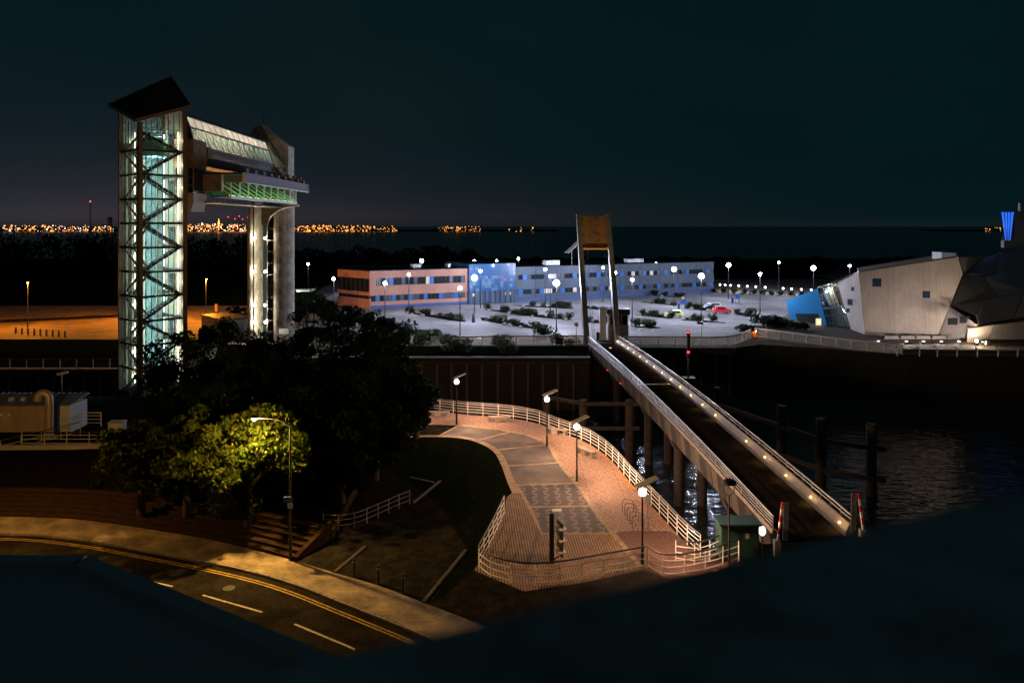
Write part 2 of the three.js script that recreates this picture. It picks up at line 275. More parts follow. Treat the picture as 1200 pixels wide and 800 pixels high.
// river bed and water
{
  const nx = 120, nz = 46, g = new THREE.PlaneGeometry(220, 92, nx, nz).rotateX(-Math.PI / 2).translate(20, 0, -90), p = g.attributes.position;
  for (let i = 0; i < p.count; i++) {
    const x = p.getX(i), Z = -p.getZ(i); const f = Math.exp(-(((Z - 112) / 5.5) ** 2) / 2) * (x > 10 ? 1 : .6), n = Math.exp(-(((Z - 48) / 9) ** 2) / 2);
    p.setY(i, -7.7 + .95 * f + 1.25 * n + .55 * (fbm(x * .13 + 50, Z * .2 + 50, 999, 71, 4) - .5) + (x > 22 ? .75 * Math.exp(-(((Z - 107) / 3.4) ** 2)) : 0));
  }
  g.computeVertexNormals(); const m = new THREE.Mesh(uvMetres(clean(g)), mat.mud); m.name = 'mud_bank'; m.receiveShadow = true; scene.add(structure(m));
  structure(mb().add(new THREE.PlaneGeometry(700, 460).rotateX(-Math.PI / 2).translate(0, -7.35, -190)).build('river_water', mat.water));
  structure(mb().add(new THREE.PlaneGeometry(12000, 6600).rotateX(-Math.PI / 2).translate(0, -7.36, -3720)).build('estuary_water', M(.012, .018, .02, .26)));
}
// far bank
const farEdge = [V(-150, 0, -100), V(-47.5, 0, -100.5), V(-46.5, 0, -121), V(-33.5, 0, -121), V(-31, 0, -108.8), V(-20, 0, -109), V(11, 0, -109), V(12, 0, -119.5), V(17.5, 0, -119.5), V(18, 0, -117.5), V(34, 0, -117.5), V(39, 0, -121), V(48, 0, -117), V(58, 0, -112.3), V(75, 0, -109.5), V(150, 0, -108)];
structure(mb().prism([...farEdge.map(p => p.clone()).reverse(), V(-330, 0, -100), V(-330, 0, -420), V(260, 0, -420), V(260, 0, -108)], -9.5, -.02).build('far_bank', mat.riverwall));
structure(mb().sheet([G(430, 397), G(500, 399), G(690, 397), G(720, 400), G(760, 394), G(860, 394), G(884, 386), G(925, 368), V(62, 0, -158), V(92, 0, -215), V(70, 0, -262), V(-60, 0, -262), V(-52, 0, -190), V(-40, 0, -168)], .004).build('car_park', mat.carpark));
structure(mb().sheet([V(-330, 0, -128), V(-47, 0, -126), V(-44, 0, -132), V(-46, 0, -178), V(-330, 0, -178)], .004).build('yard', M(.3, .2, .12, .75, { map: rep(patchy, 11), bumpMap: rep(bumpFine, 3), bumpScale: .01 })));
structure(mb().sheet([G(440, 405), G(690, 404.5), G(690, 393), G(440, 394)], .008).build('promenade', mat.flags));
structure(mb().sheet([G(735, 405), G(735, 399), G(860, 396), G(885, 390), G(1058, 407), V(140, 0, -121), V(140, 0, -110), G(1200, 417), G(1060, 415), G(1000, 411), G(930, 403), G(885, 396), G(862, 405.5)], .008).build('promenade', mat.flags));
structure(mb().sheet([V(-330, 0, -100.6), V(-48, 0, -101.2), V(-47.2, 0, -125.9), V(-330, 0, -127.9)], .004).build('rough_grass', mat.lawn)); structure(mb().sheet([V(-330, 0, -178.2), V(-46.2, 0, -178.2), V(-52, 0, -262.4), V(110, 0, -262.4), V(110, 0, -418), V(-330, 0, -418)], .004).build('rough_grass', mat.lawn));
structure(mb().sheet([G(430, 418), G(690, 417.5), G(690, 405.3), G(440, 405.8)], .004).build('grass_verge', mat.lawn));

// ---------------------------------------------------------------- tidal barrier: stair tower, gallery, gate, far pier
const glassPane = new THREE.MeshPhysicalMaterial({ color: C(.86, .95, .94), roughness: .05, transmission: 1, thickness: 0, ior: 1.45 });
const frosted = new THREE.MeshPhysicalMaterial({ color: C(.92, .9, .84), roughness: .9, transmission: .55, thickness: 0 });
const tealPaint = M(.12, .3, .3, .5), tealPale = M(.4, .58, .6, .6), tealWall = M(.2, .32, .33, .7, { map: rep(patchy, 3) }), beige = M(.5, .42, .31, .8, { map: rep(streak, 2) });
const tubeWhite = glow(6, 6.4, 6.2), tubeWarm = glow(7, 5.6, 4);
{
  const Cc = V(-41.1, 0, -84.8), r = V(3.25, 0, -3.87), l = V(-3.87, 0, -3.25), R = Cc.clone().add(r), Lc = Cc.clone().add(l), B = R.clone().add(l);
  const t = thing('stair_tower', 'tall glazed steel stair tower with zigzag flights and dark tilted roof', 'tower', V(-41.4, 0, -88.4));
  const roofH = p => { // height of the tilted roof over a plan point
    const a = p.clone().sub(Cc), u = a.dot(r) / r.lengthSq(), v = a.dot(l) / l.lengthSq(); return 30.4 + 1.75 * u + 1.9 * v; };
  const brownSteel = M(.16, .1, .075, .55, { metalness: .2, map: rep(streak, 2) });
  for (const [p, w] of [[Cc, .42], [R, .5], [Lc, .36], [B, .4]]) mb().box(p.x, (roofH(p) - .2) / 2, p.z, w, roofH(p) - .2, w, .72).build('corner_column', brownSteel, t);
  const lv = []; for (let k = 0; k < 12; k++) lv.push(2.72 * k + (k ? 0 : .02));
  const face = (p, v, u, h) => V(p.x + v.x * u, h, p.z + v.z * u);
  const inward = { r: l.clone().normalize(), l: r.clone().normalize() };
  for (const h of lv) if (h > 1 && h < 29.9) for (const [p, v] of [[Cc, r], [Cc, l], [R, l], [Lc, r]]) { const q = p.clone().add(v); mb().beam(p.clone().setY(h), q.setY(h), .16, .24).build('ring_beam', mat.steeldark, t); }
  const mullMat = M(.2, .19, .18, .45, { metalness: .4 });
  const mull = (p, v, n) => { for (let i = 1; i < n; i++) { const q = face(p, v, i / n, 0), top = roofH(q) - .25; mb().box(q.x, top / 2, q.z, .07, top, .07, .72).build('mullion', mullMat, t); } };
  mull(Cc, r, 8); mull(Cc, l, 7);
  // panes, one for each bay of each storey, set just inside the frame
  for (const [p, v, n, inn] of [[Cc, r, 8, inward.r], [Cc, l, 7, inward.l]]) for (let k = 0; k < 11; k++) for (let i = 0; i < n; i++) {
    const a = face(p, v, (i + .02) / n, 0).addScaledVector(inn, .05), b = face(p, v, (i + .98) / n, 0).addScaledVector(inn, .05), y0 = lv[k] + .13, y1 = Math.min(lv[k] + 2.59, roofH(a) - .3); if (y1 - y0 < .3) continue;
    mb().slab([a.clone().setY(y0), b.clone().setY(y0), b.clone().setY(y1), a.clone().setY(y1)], inn.clone().multiplyScalar(.006)).build('pane', glassPane, t);
  }
  // back walls: pale screen and concrete
  const wall = (p, q, m, nm, inn) => mb().slab([p.clone().setY(.1), q.clone().setY(.1), q.clone().setY(roofH(q) - .4), p.clone().setY(roofH(p) - .4)], inn.clone().multiplyScalar(.15)).build(nm, m, t);
  wall(face(Lc, r, .06, 0), face(Lc, r, .95, 0), tealWall, 'back_wall', inward.r.clone().multiplyScalar(-1));
  wall(face(R, l, .03, 0), face(R, l, .94, 0), beige, 'back_wall', inward.l.clone());
  for (let k = 0; k < 11; k++) { const a = face(R, l, .42, 0).addScaledVector(inward.l, -.12); const q = face(R, l, .68, 0).addScaledVector(inward.l, -.12); if (k % 2 == 0) mb().slab([a.clone().setY(lv[k] + .2), q.clone().setY(lv[k] + .2), q.clone().setY(lv[k] + 2.3), a.clone().setY(lv[k] + 2.3)], inward.l.clone().multiplyScalar(.06)).build('lift_door', mat.steeldark, t); }
  // concrete ribs and pipes against the pale wall
  for (const u of [.12, .24, .37, .5, .8]) { const q = face(Lc, r, u, 0).addScaledVector(inward.r, -.35); mb().box(q.x, 14.3, q.z, .2, 28, .2, .72).build('rib', beige, t); }
  // stair flights
  for (let k = 0; k < 11; k++) {
    const low = lv[k], hi = lv[k] + 2.72, atC = k % 2 === 1 ? [low, hi] : [hi, low];            // height at the corner, height at the far end
    const isTop = k === 10;
    for (const [p, v, inn, nm] of [[Cc, r, inward.r, 'stair_flight'], [Cc, l, inward.l, 'stair_flight']]) {
      const a = face(p, v, .06, atC[0]).addScaledVector(inn, .32), b = face(p, v, .94, atC[1]).addScaledVector(inn, .32);
      if (isTop && nm) { a.y = Math.min(a.y, 29.2); b.y = Math.min(b.y, 29.2); }
      const f = mb().beam(a, b, .1, .3).beam(a.clone().addScaledVector(inn, .95), b.clone().addScaledVector(inn, .95), .08, .28);
      f.build(nm, mat.steeldark, t); const fl = t.children[t.children.length - 1];
      if (v === r) {
        const st = mb(), n = 14; for (let i = 0; i < n; i++) { const q = a.clone().lerp(b, (i + .5) / n).addScaledVector(inn, .48); st.box(q.x, q.y + .06, q.z, .9, .04, .3, .87 + Math.PI / 2 - .0); } st.build('treads', tealPale, fl);
        const rl = mb(); for (const h of [.45, .75, 1.05]) rl.bar(a.clone().setY(a.y + h), b.clone().setY(b.y + h), .02, .02, 5); for (let i = 0; i <= 8; i++) { const q = a.clone().lerp(b, i / 8); rl.bar(q, q.clone().setY(q.y + 1.05), .015, .015, 4); } rl.build('balustrade', M(.55, .7, .7, .4, { metalness: .3 }), fl);
      }
    }
    // landings and their tube lights
    const lp = face(Cc, r, k % 2 ? .1 : .9, 0).addScaledVector(inward.r, 1.4); if (k > 0) mb().box(lp.x, lv[k] - .05, lp.z, 1.3, .1, 2, .87).build('landing', beige, t);
    const tp = face(R, l, .2, 0).addScaledVector(inward.l, -.2); mb().bar(tp.clone().setY(lv[k] + .35), tp.clone().setY(lv[k] + 2.4), .06).build('tube_light', tubeWarm, t);
    const tq = face(R, l, .9, 0).addScaledVector(inward.l, -.22); mb().bar(tq.clone().setY(lv[k] + .35), tq.clone().setY(lv[k] + 2.4), .05).build('tube_light', tubeWhite, t);
    const ts = face(Lc, r, .3, 0).addScaledVector(inward.r, -.3); mb().bar(ts.clone().setY(lv[k] + .5), ts.clone().setY(lv[k] + 2.4), .04).build('tube_light', tubeWarm, t);
    const b0 = bases.get(t), mid = V(-41.5, lv[k] + 1.5, -89.2).sub(b0);
    pointLight(t, mid, C(.66, .96, 1), 18, .15);
    pointLight(t, face(R, l, .25, lv[k] + 1.4).addScaledVector(inward.l, -.55).sub(b0), C(1, .74, .46), 6, .1);
    pointLight(t, face(Lc, r, .25, lv[k] + 1.4).addScaledVector(inward.r, -.5).sub(b0), C(1, .8, .55), 4, .1);
  }
  mb().cyl(-41.3, 26.7, 28.7, -88.5, 1.55, 1.55, 28).build('lift_drum', M(.2, .5, .52, .5), t);
  { const g = mb(); for (let i = 0; i < 14; i++) { const a = i / 14 * Math.PI * 2; g.bar(V(-41.3 + 1.5 * Math.cos(a), 28.7, -88.5 + 1.5 * Math.sin(a)), V(-41.3 + 1.5 * Math.cos(a), 29.8, -88.5 + 1.5 * Math.sin(a)), .03); } for (const h of [29.2, 29.8]) g.add(new THREE.TorusGeometry(1.5, .03, 5, 24).rotateX(Math.PI / 2).translate(-41.3, h, -88.5)); g.build('drum_railing', mat.white, t); }
  // roof
  const ro = [V(-41, 30.4, -83.7), V(-36.5, 32.4, -87.0), V(-40.8, 36.6, -91.7), V(-46.2, 32.7, -87.9)];
  const roof = mb().slab(ro, V(0, -.28, 0)).build('roof', M(.012, .016, .017, .95, { map: rep(grain, 1.3) }), t);
  for (let i = 0; i < 4; i++) mb().beam(ro[i].clone().add(V(0, -.12, 0)), ro[(i + 1) % 4].clone().add(V(0, -.12, 0)), .14, .36).build('fascia', brownSteel, roof);
  for (let i = 1; i < 8; i++) { const a = ro[0].clone().lerp(ro[1], i / 8).add(V(0, .03, 0)), b = ro[3].clone().lerp(ro[2], i / 8).add(V(0, .03, 0)); mb().beam(a, b, .05, .06).build('standing_seam', mat.steeldark, roof); }
  mb().bar(V(-40.8, 36.5, -91.6), V(-40.8, 39.5, -91.6), .03).build('mast', mat.steeldark, t);

  // concrete shaft behind the stairs and the brown bay under the gallery
  const s = thing('barrier_pier', 'brown concrete pier behind the glazed stair tower with barred window bay', 'pier', V(-41.5, 0, -94));
  mb().span(-45, -41.4, -9, 31.2, -93, -97).build('shaft', mat.towerconcrete, s);
  mb().profile([[-39.48, 20.9], [-37.5, 20.4], [-37.2, 21.6], [-37.2, 22.6], [-39.48, 22.6]], -89.6, -93.4).build('bay_base', mat.concrete, s);
  mb().span(-39.48, -37.2, 25.5, 28.9, -89.6, -93.4).build('bay_wall', mat.brownconcrete, s);
  const w = mb().span(-39.4, -37.3, 22.62, 25.48, -89.75, -93.2).build('bay_window', mat.darkglass, s);
  for (const x of [-39.3, -38.6, -37.9, -37.25]) mb().box(x, 24.05, -89.68, .1, 2.84, .1).build('window_bar', mat.brownconcrete, w);
  for (const h of [23.5, 24.5]) mb().box(-38.3, h, -89.66, 2, .08, .08).build('window_bar', mat.brownconcrete, w);
  mb().span(-39.4, -37.0, 27, 28.3, -93.5, -94.6).build('bearing_block', mat.brownconcrete, s);
}
{ // glazed gallery between the two piers
  const z0 = -92.6, z1 = -122.4, g = thing('glazed_gallery', 'lit glass roofed gallery spanning high between the two barrier towers', 'gallery', V(-40, 28, -107));
  mb().span(-41.6, -41.4, 28.2, 31.4, z0, z1).build('back_wall', M(.14, .11, .08, .8), g);
  mb().profile([[-41.6, 31.4], [-40.1, 32.5], [-39.35, 32.0], [-39.4, 31.85], [-40.1, 32.3], [-41.5, 31.2]], z0, z1).build('roof', mat.steeldark, g);
  mb().profile([[-41.6, 27.3], [-41.6, 28.2], [-38.3, 28.2], [-37.9, 28.45], [-37.9, 27.9], [-38.6, 27.3]], z0, z1).build('floor_beam', M(.1, .1, .13, .6), g);
  mb().span(-41.3, -38.6, 26.2, 27.2, z0 - .2, z1 + .3).build('bottom_girder', mat.steeldark, g);
  const n = 14, top = [-39.35, 31.9], mid = [-38.85, 30.65], bot = [-38.0, 28.5];
  const lattice = M(.16, .36, .31, .5, { metalness: .2 });
  for (let i = 0; i < n; i++) {
    const za = z0 + (z1 - z0) * i / n, zb = z0 + (z1 - z0) * (i + 1) / n;
    mb().slab([V(top[0], top[1], za - .05), V(top[0], top[1], zb + .05), V(mid[0], mid[1], zb + .05), V(mid[0], mid[1], za - .05)], V(.02, .01, 0)).build('roof_pane', frosted, g);
    mb().slab([V(mid[0], mid[1], za - .05), V(mid[0], mid[1], zb + .05), V(bot[0], bot[1], zb + .05), V(bot[0], bot[1], za - .05)], V(.01, .005, 0)).build('pane', glassPane, g);
    mb().beam(V(mid[0] + .04, mid[1], za), V(bot[0] + .04, bot[1], zb), .05, .07).beam(V(bot[0] + .04, bot[1], za), V(mid[0] + .04, mid[1], zb), .05, .07).build('lattice_brace', lattice, g);
    mb().beam(V(top[0] + .03, top[1], za), V(bot[0] + .03, bot[1], za), .06, .08).build('rafter', mat.steel, g);
    mb().add(new THREE.SphereGeometry(.12, 10, 8).translate(-39.62, 31.25, (za + zb) / 2)).build('bulb', glow(16, 14, 11), g);
    mb().box(-40.9, 28.55, (za + zb) / 2, .5, .7, 1.3).build('machine_cabinet', i % 3 ? mat.brownconcrete : mat.steel, g);
    pointLight(g, V(-39.62, 31.25, (za + zb) / 2).sub(bases.get(g)), C(1, .84, .66), 34, .1);
  }
  mb().beam(V(mid[0] + .05, mid[1], z0), V(mid[0] + .05, mid[1], z1), .12, .14).build('mid_rail', mat.steeldark, g);
  mb().beam(V(top[0] + .05, top[1] + .05, z0), V(top[0] + .05, top[1] + .05, z1), .14, .14).build('top_rail', mat.steel, g);
  for (const z of [z0 + .05, z1 - .05]) mb().slab([V(-41.5, 28.2, z), V(-38.05, 28.3, z), V(-39.35, 31.9, z), V(-40.1, 32.3, z), V(-41.5, 31.3, z)], V(0, 0, -.1)).build('end_wall', mat.steeldark, g);
}
{ // gate, raised and lying flat, its underside lit green
  const z0 = -93, z1 = -121.6, g = thing('barrier_gate', 'raised steel tidal gate lying flat with green lit ribs underneath', 'gate', V(-35.5, 22, -107));
  const purple = M(.2, .2, .27, .5, { metalness: .2, map: rep(streak, 3) }), rimw = M(.66, .66, .68, .5), skin = M(.05, .1, .08, .6);
  mb().span(-38.4, -32.6, 25.0, 25.2, z0, z1).build('deck_plate', mat.steeldark, g);
  mb().span(-32.6, -32.35, 23.95, 25.2, z0, z1).build('front_beam', purple, g);
  mb().span(-32.34, -32.2, 25.02, 25.2, z0, z1).build('front_flange', purple, g);
  mb().span(-32.34, -32.2, 23.93, 24.05, z0, z1).build('front_flange', rimw, g);
  mb().box(-32.45, 24.55, z0 + .06, .4, 1.35, .08).build('end_plate', rimw, g);
  mb().box(-32.45, 24.55, z1 - .06, .4, 1.35, .08).build('end_plate', rimw, g);
  mb().slab([V(-38.2, 25, z0), V(-38.2, 25, z1), V(-36.4, 22.5, z1), V(-36.4, 22.5, z0)], V(-.1, -.05, 0)).build('curved_skin', skin, g);
  mb().span(-36.5, -34.3, 22.25, 22.4, z0, z1).build('bottom_plate', skin, g);
  mb().span(-34.3, -34.05, 22.05, 22.4, z0, z1).build('bottom_chord', rimw, g);
  for (let i = 0; i <= 9; i++) { const z = z0 - .3 + (z1 - z0 + .6) * i / 9; mb().box(-34.17, 23.2, z, .14, 1.9, .14).build('rib_post', rimw, g); mb().beam(V(-34.2, 22.5, z), V(-37.6, 24.7, z), .1, .2).build('rib', M(.5, .58, .36, .5), g); mb().beam(V(-34.2, 24.2, z), V(-32.6, 24.4, z), .1, .3).build('rib_arm', rimw, g); }
  for (let i = 0; i < 9; i++) { const z = z0 - 1.9 + (z1 - z0 + .6) * i / 9; mb().beam(V(-34.6, 22.46, z + .9), V(-34.6, 22.46, z - .9), .1, .07).build('tube_light', glow(1.4, 3.6, 1.2), g); pointLight(g, V(-35.0, 22.75, z).sub(bases.get(g)), C(.45, 1, .38), 2.6, .08); }
  // end plate with its arched lower edge
  const arch = [[-38.4, 25.0], [-35.1, 24.9], [-35.1, 22.9], [-36.2, 23.0], [-37.2, 22.9], [-37.9, 22.4], [-38.4, 21.7]];
  mb().profile(arch, z0 + .45, z0 - .0).build('trunnion_plate', mat.brownconcrete, g);
  mb().box(-35.03, 23.9, z0 + .24, .12, 2.1, .5).build('plate_rim', rimw, g);
  mb().span(-34.9, -32.7, 24, 24.95, z0 + .12, z0 + .02).build('end_panel', M(.13, .2, .22, .6), g);
  for (let i = 0; i < 9; i++) { const z = z0 - 1.5 - i * 3.2; mb().box(-32.7, 25.5, z, .3, .5, .9).build('buffer_block', i > 4 ? mat.brownconcrete : purple, g); }
  const lr = mb(); for (const h of [.5, 1]) lr.beam(V(-33.6, 25.2 + h, z0), V(-33.6, 25.2 + h, z1), .05, .05); for (let i = 0; i <= 14; i++) { const z = z0 + (z1 - z0) * i / 14; lr.box(-33.6, 25.7, z, .06, 1, .06); } lr.build('deck_railing', mat.steeldark, g);
  for (const i of [5, 6, 7, 8]) { const z = z0 - 1 - i * 3.3; mb().rbox(-33.3, 25.75, z, .5, 1.1, .6, .1).build('winch', mat.brownconcrete, g); }
  const wk = mb().span(-38.3, -36.3, 21.5, 21.62, z0, z1); wk.build('under_walkway', mat.steeldark, g);
  const wr = mb(); for (let i = 0; i <= 14; i++) wr.box(-36.3, 22, z0 + (z1 - z0) * i / 14, .06, .9, .06); wr.beam(V(-36.3, 22.2, z0), V(-36.3, 22.2, z1), .05, .05).build('walkway_railing', mat.steeldark, g);
}
{ // far pier: two rounded concrete shafts with a lit recess between them
  const t = thing('barrier_pier', 'pale concrete barrier pier of two rounded shafts with lamps up its recess', 'pier', V(-38.8, 0, -126));
  const lobe = (x0, x1, rl, rrr, y0, y1) => { // plan outline with rounded outer corners
    const s = [], z0 = -122, z1 = -127, arc = (cx, cz, r, a0, a1) => { for (let i = 0; i <= 10; i++) { const a = a0 + (a1 - a0) * i / 10; s.push(V(cx + r * Math.cos(a), 0, cz + r * Math.sin(a))); } };
    const H = Math.PI / 2;
    rl ? arc(x0 + rl, z0 - rl, rl, Math.PI, H) : s.push(V(x0, 0, z0)); rrr ? arc(x1 - rrr, z0 - rrr, rrr, H, 0) : s.push(V(x1, 0, z0));
    rrr ? arc(x1 - rrr, z1 + rrr, rrr, 0, -H) : s.push(V(x1, 0, z1)); rl ? arc(x0 + rl, z1 + rl, rl, -H, -Math.PI) : s.push(V(x0, 0, z1)); return mb().prism(s, y0, y1);
  };
  // lifts of concrete, each a ring of its own with a joint between
  for (const [x0, x1, a, b, y0, y1] of [[-42.35, -40.95, 1.1, 0, 0, 24.2], [-38.95, -35.4, 0, 2.45, 0, 24.2]]) { lobe(x0 + .03, x1 - .03, a, b, -9, y1 - .1).build('shaft_core', mat.brownconcrete, t); for (let h = y0; h < y1; h += 1.82) lobe(x0, x1, a, b, h + .02, Math.min(h + 1.8, y1)).build('concrete_lift', mat.towerconcrete, t); }
  mb().span(-40.95, -38.95, -9, 24, -126.2, -126.9).build('recess', MM(.012, .02, .02), t);
  mb().span(-40.1, -39.8, 0, 24, -125.9, -126.15).build('lift_rail', MM(.02, .04, .04), t);
  for (const y of [279, 318, 357]) for (const x of [-40.8, -39.1]) { const h = EYE - (y - HY) * 122 / FOC; mb().add(new THREE.SphereGeometry(.2, 14, 10).translate(x, h, -121.5)).build('lamp', glow(22, 20, 16), t); mb().box(x, h, -121.85, .1, .1, .4).build('bracket', mat.steeldark, t); pointLight(t, V(x, h, -121.5).sub(bases.get(t)), C(1, .9, .7), 52, .1); }
  for (const x of [-40.8, -39.05]) { const h = 3.4; mb().add(new THREE.SphereGeometry(.24, 16, 12).translate(x, h, -121.75)).build('lamp', glow(30, 28, 24), t); mb().box(x, h, -122, .12, .12, .3).build('bracket', mat.steeldark, t); pointLight(t, V(x, h, -121.75).sub(bases.get(t)), C(1, .92, .74), 80, .12); }
  // head of the pier
  const head = [[-43.0, 24.2], [-43.0, 31.2], [-41.4, 34.6], [-40.4, 35.0], [-35.95, 31.5], [-35.95, 24.2]];
  mb().profile(head, -123.2, -126.6).build('pier_head', mat.towerconcrete, t);
  for (const h of [26.1, 28.0, 29.9]) mb().box(-38.0, h, -123.18, 4.0, .05, .06).build('joint', mat.brownconcrete, t);
  for (const x of [-36.7, -38.2]) mb().box(x, 27.6, -123.18, .05, 6.6, .06).build('joint', mat.brownconcrete, t);
  mb().beam(V(-40.4, 34.6, -122.9), V(-36.6, 27.8, -122.9), .3, .5).build('sloping_strut', M(.05, .11, .1, .5), t);
  mb().beam(V(-41.3, 34.3, -122.9), V(-39.8, 31.6, -122.9), .3, .9).build('sloping_strut', mat.brownconcrete, t);
  mb().bar(V(-40.5, 34.9, -125), V(-40.5, 37.6, -125), .05).build('mast', mat.steeldark, t);
  const cor = [[-39.6, 22.0], [-33.95, 22.0], [-33.95, 21.75]]; for (let i = 1; i <= 10; i++) { const a = i / 10 * Math.PI / 2; cor.push([-33.95 - 4.7 * Math.sin(a), 21.75 - 2.9 * (1 - Math.cos(a))]); } cor.push([-39.6, 18.85]);
  mb().profile(cor, -121.2, -122.6).build('corbel', mat.towerconcrete, t);
  mb().box(-36.3, 1.9, -121.97, 1.5, .8, .06).build('notice_plate', mat.white, t);
  mb().box(-36.3, 1.0, -121.97, 1.5, .45, .06).build('notice_plate', mat.offwhite, t);
}

// ---------------------------------------------------------------- footbridge
{
  const N = V(18.1, 0, -46.2), F = V(14.2, 0, -121.2), d = F.clone().sub(N), L = d.length(), dir = d.clone().normalize(), rt = V(-dir.z, 0, dir.x);   // rt: to the right when walking away
  const t = thing('footbridge', 'steel footbridge with lit parapet and tall raking pylon over the river', 'bridge', N.clone());
  const hd = u => .12 + .68 * 4 * u * (1 - u);
  const P = (u, off, h) => N.clone().addScaledVector(d, u).addScaledVector(rt, off).setY(hd(u) + h);
  const run = (o, h, u0 = 0, u1 = 1, n = 30) => { const a = []; for (let i = 0; i <= n; i++) a.push(P(u0 + (u1 - u0) * i / n, o(u0 + (u1 - u0) * i / n), h(u0 + (u1 - u0) * i / n))); return a; };
  function loft(sec, u0, u1, n = 30) { // sec(u): closed list of [offset, height]
    const pos = [], P3 = p => pos.push(p.x, p.y, p.z); const rows = []; for (let i = 0; i <= n; i++) { const u = u0 + (u1 - u0) * i / n; rows.push(sec(u).map(([o, h]) => P(u, o, h))); }
    const m = rows[0].length; for (let i = 0; i < n; i++) for (let j = 0; j < m; j++) { const a = rows[i][j], b = rows[i][(j + 1) % m], c = rows[i + 1][j], e = rows[i + 1][(j + 1) % m]; P3(a); P3(b); P3(e); P3(a); P3(e); P3(c); }
    for (const rw of [rows[0], rows[n]]) for (let j = 1; j < m - 1; j++) { P3(rw[0]); P3(rw[j]); P3(rw[j + 1]); }
    const g = new THREE.BufferGeometry(); g.setAttribute('position', new THREE.Float32BufferAttribute(pos, 3)); g.computeVertexNormals(); return g;
  }
  mb().add(loft(() => [[-2.02, -.3], [2.02, -.3], [2.02, 0], [-2.02, 0]], 0, 1)).build('deck', MM(.035, .03, .025, { map: rep(patchy, 3), bumpMap: rep(bumpFine, 1.5), bumpScale: .006 }), t);
  const u1s = P(.545, 0, .012); mb().beam(P(.545, -2, .008), P(.545, 2, .008), .25, .02).build('expansion_joint', mat.steellight, t);
  const girderM = M(.3, .27, .24, .45, { metalness: .25, map: rep(streak, 1.6) });
  const depth = u => 1.15 + .25 * Math.sin(Math.PI * u) + (u > .9 ? (u - .9) * 6 : 0);
  // side girders, clad in separate panels
  for (const s of [-1, 1]) {
    mb().add(loft(u => [[s * 2.04, -depth(u)], [s * 2.3, -depth(u)], [s * 2.5, .1], [s * 2.5, .3], [s * 2.04, .3]], 0, 1)).build('side_girder', mat.steel, t);
    const n = 52; const pm = [0, 1, 2].map(i => M(.1 + .07 * i, .088 + .062 * i, .075 + .052 * i, .42, { metalness: .2, map: rep(streak, 1.1) }));
    for (let i = 0; i < n; i++) { const a = (i + .03) / n, b = (i + .97) / n, k = .02 + .05 * rnd(); mb().add(loft(u => [[s * (2.33 + k), -depth(u) + .06], [s * (2.36 + k), -depth(u) + .06], [s * (2.56 + k), .26], [s * 2.5, .28]], a, b, 1)).build('girder_panel', pm[i * 5 % 3], t); }
  }
  // right parapet: solid kerb wall with small lamps; left parapet: open rails
  const wallM = M(.28, .23, .18, .55, { map: rep(streak, 1.2), metalness: .1 });
  mb().add(loft(() => [[2.04, .3], [2.5, .3], [2.42, .78], [2.3, .78]], 0, .985)).build('parapet_wall', wallM, t);
  mb().add(loft(() => [[-2.04, .3], [-2.5, .3], [-2.42, .5], [-2.3, .5]], 0, .985)).build('parapet_wall', wallM, t);
  for (const s of [-1, 1]) {
    const hs = s > 0 ? [1.02, 1.28] : [.72, .92, 1.12, 1.32];
    for (const h of hs) mb().tube(run(() => s * 2.42, () => h, .0, .985, 40), h === hs[hs.length - 1] ? .055 : .03, 7, false, 60).build('handrail', mat.steellight, t);
    const n = 54; const pg = uvMetres(clean(new THREE.CylinderGeometry(.04, .045, s > 0 ? .55 : .9, 6))); for (let i = 0; i <= n; i++) { const p = P(.985 * i / n, s * 2.42, s > 0 ? 1.02 : .88).sub(bases.get(t)); piece('baluster', pg, mat.steel, t, p); }
  }
  const bulb = uvMetres(clean(new THREE.SphereGeometry(.08, 12, 8))), bm = glow(6, 3.3, 1);
  for (let i = 0; i < 19; i++) { const u = .012 + i * .0535; if (i === 5) continue; const p = P(u, 2.1, .5).sub(bases.get(t)); piece('parapet_lamp', bulb, bm, t, p); pointLight(t, p.clone().add(V(-.02, 0, 0)), C(1, .62, .22), 3.2, .05); }
  // pylon: two raking legs, foot merging into the girders, brown counterweight panel at the top
  const pylM = M(.3, .31, .29, .42, { metalness: .45, map: rep(streak, 2.2) });
  const legFoot = u => P(.985, u, -.9), lean = dir.clone().multiplyScalar(9.2);
  for (const s of [-1, 1]) {
    const o = s * 2.5; const a = P(.97, o, -1.5), b = P(1.0, o, 1.2), top = P(1.0, o, 0).addScaledVector(dir, 9).setY(20.6); const sec = (c, w, dd) => [c.clone().addScaledVector(rt, -w).addScaledVector(dir, -dd), c.clone().addScaledVector(rt, w).addScaledVector(dir, -dd), c.clone().addScaledVector(rt, w).addScaledVector(dir, dd), c.clone().addScaledVector(rt, -w).addScaledVector(dir, dd)];
    const rows = [sec(P(.955, o, -1.3), .4, .5), sec(P(.985, o, -.6), .42, 1.0), sec(P(1.0, o, 1.0), .42, .8), sec(b.clone().lerp(top, .12), .42, .65), sec(b.clone().lerp(top, .5), .4, .55), sec(top, .34, .42)];
    rows[0].forEach((p, i) => { if (i === 2 || i === 3) p.y -= .9; }); rows[1].forEach((p, i) => { if (i > 1) p.y -= 1.2; });
    const pos = [], P3 = p => pos.push(p.x, p.y, p.z); for (let i = 0; i < rows.length - 1; i++) for (let j = 0; j < 4; j++) { const A = rows[i][j], Bq = rows[i][(j + 1) % 4], Cq = rows[i + 1][j], D = rows[i + 1][(j + 1) % 4]; P3(A); P3(Bq); P3(D); P3(A); P3(D); P3(Cq); }
    for (const rw of [rows[0], rows[5]]) { P3(rw[0]); P3(rw[1]); P3(rw[2]); P3(rw[0]); P3(rw[2]); P3(rw[3]); }
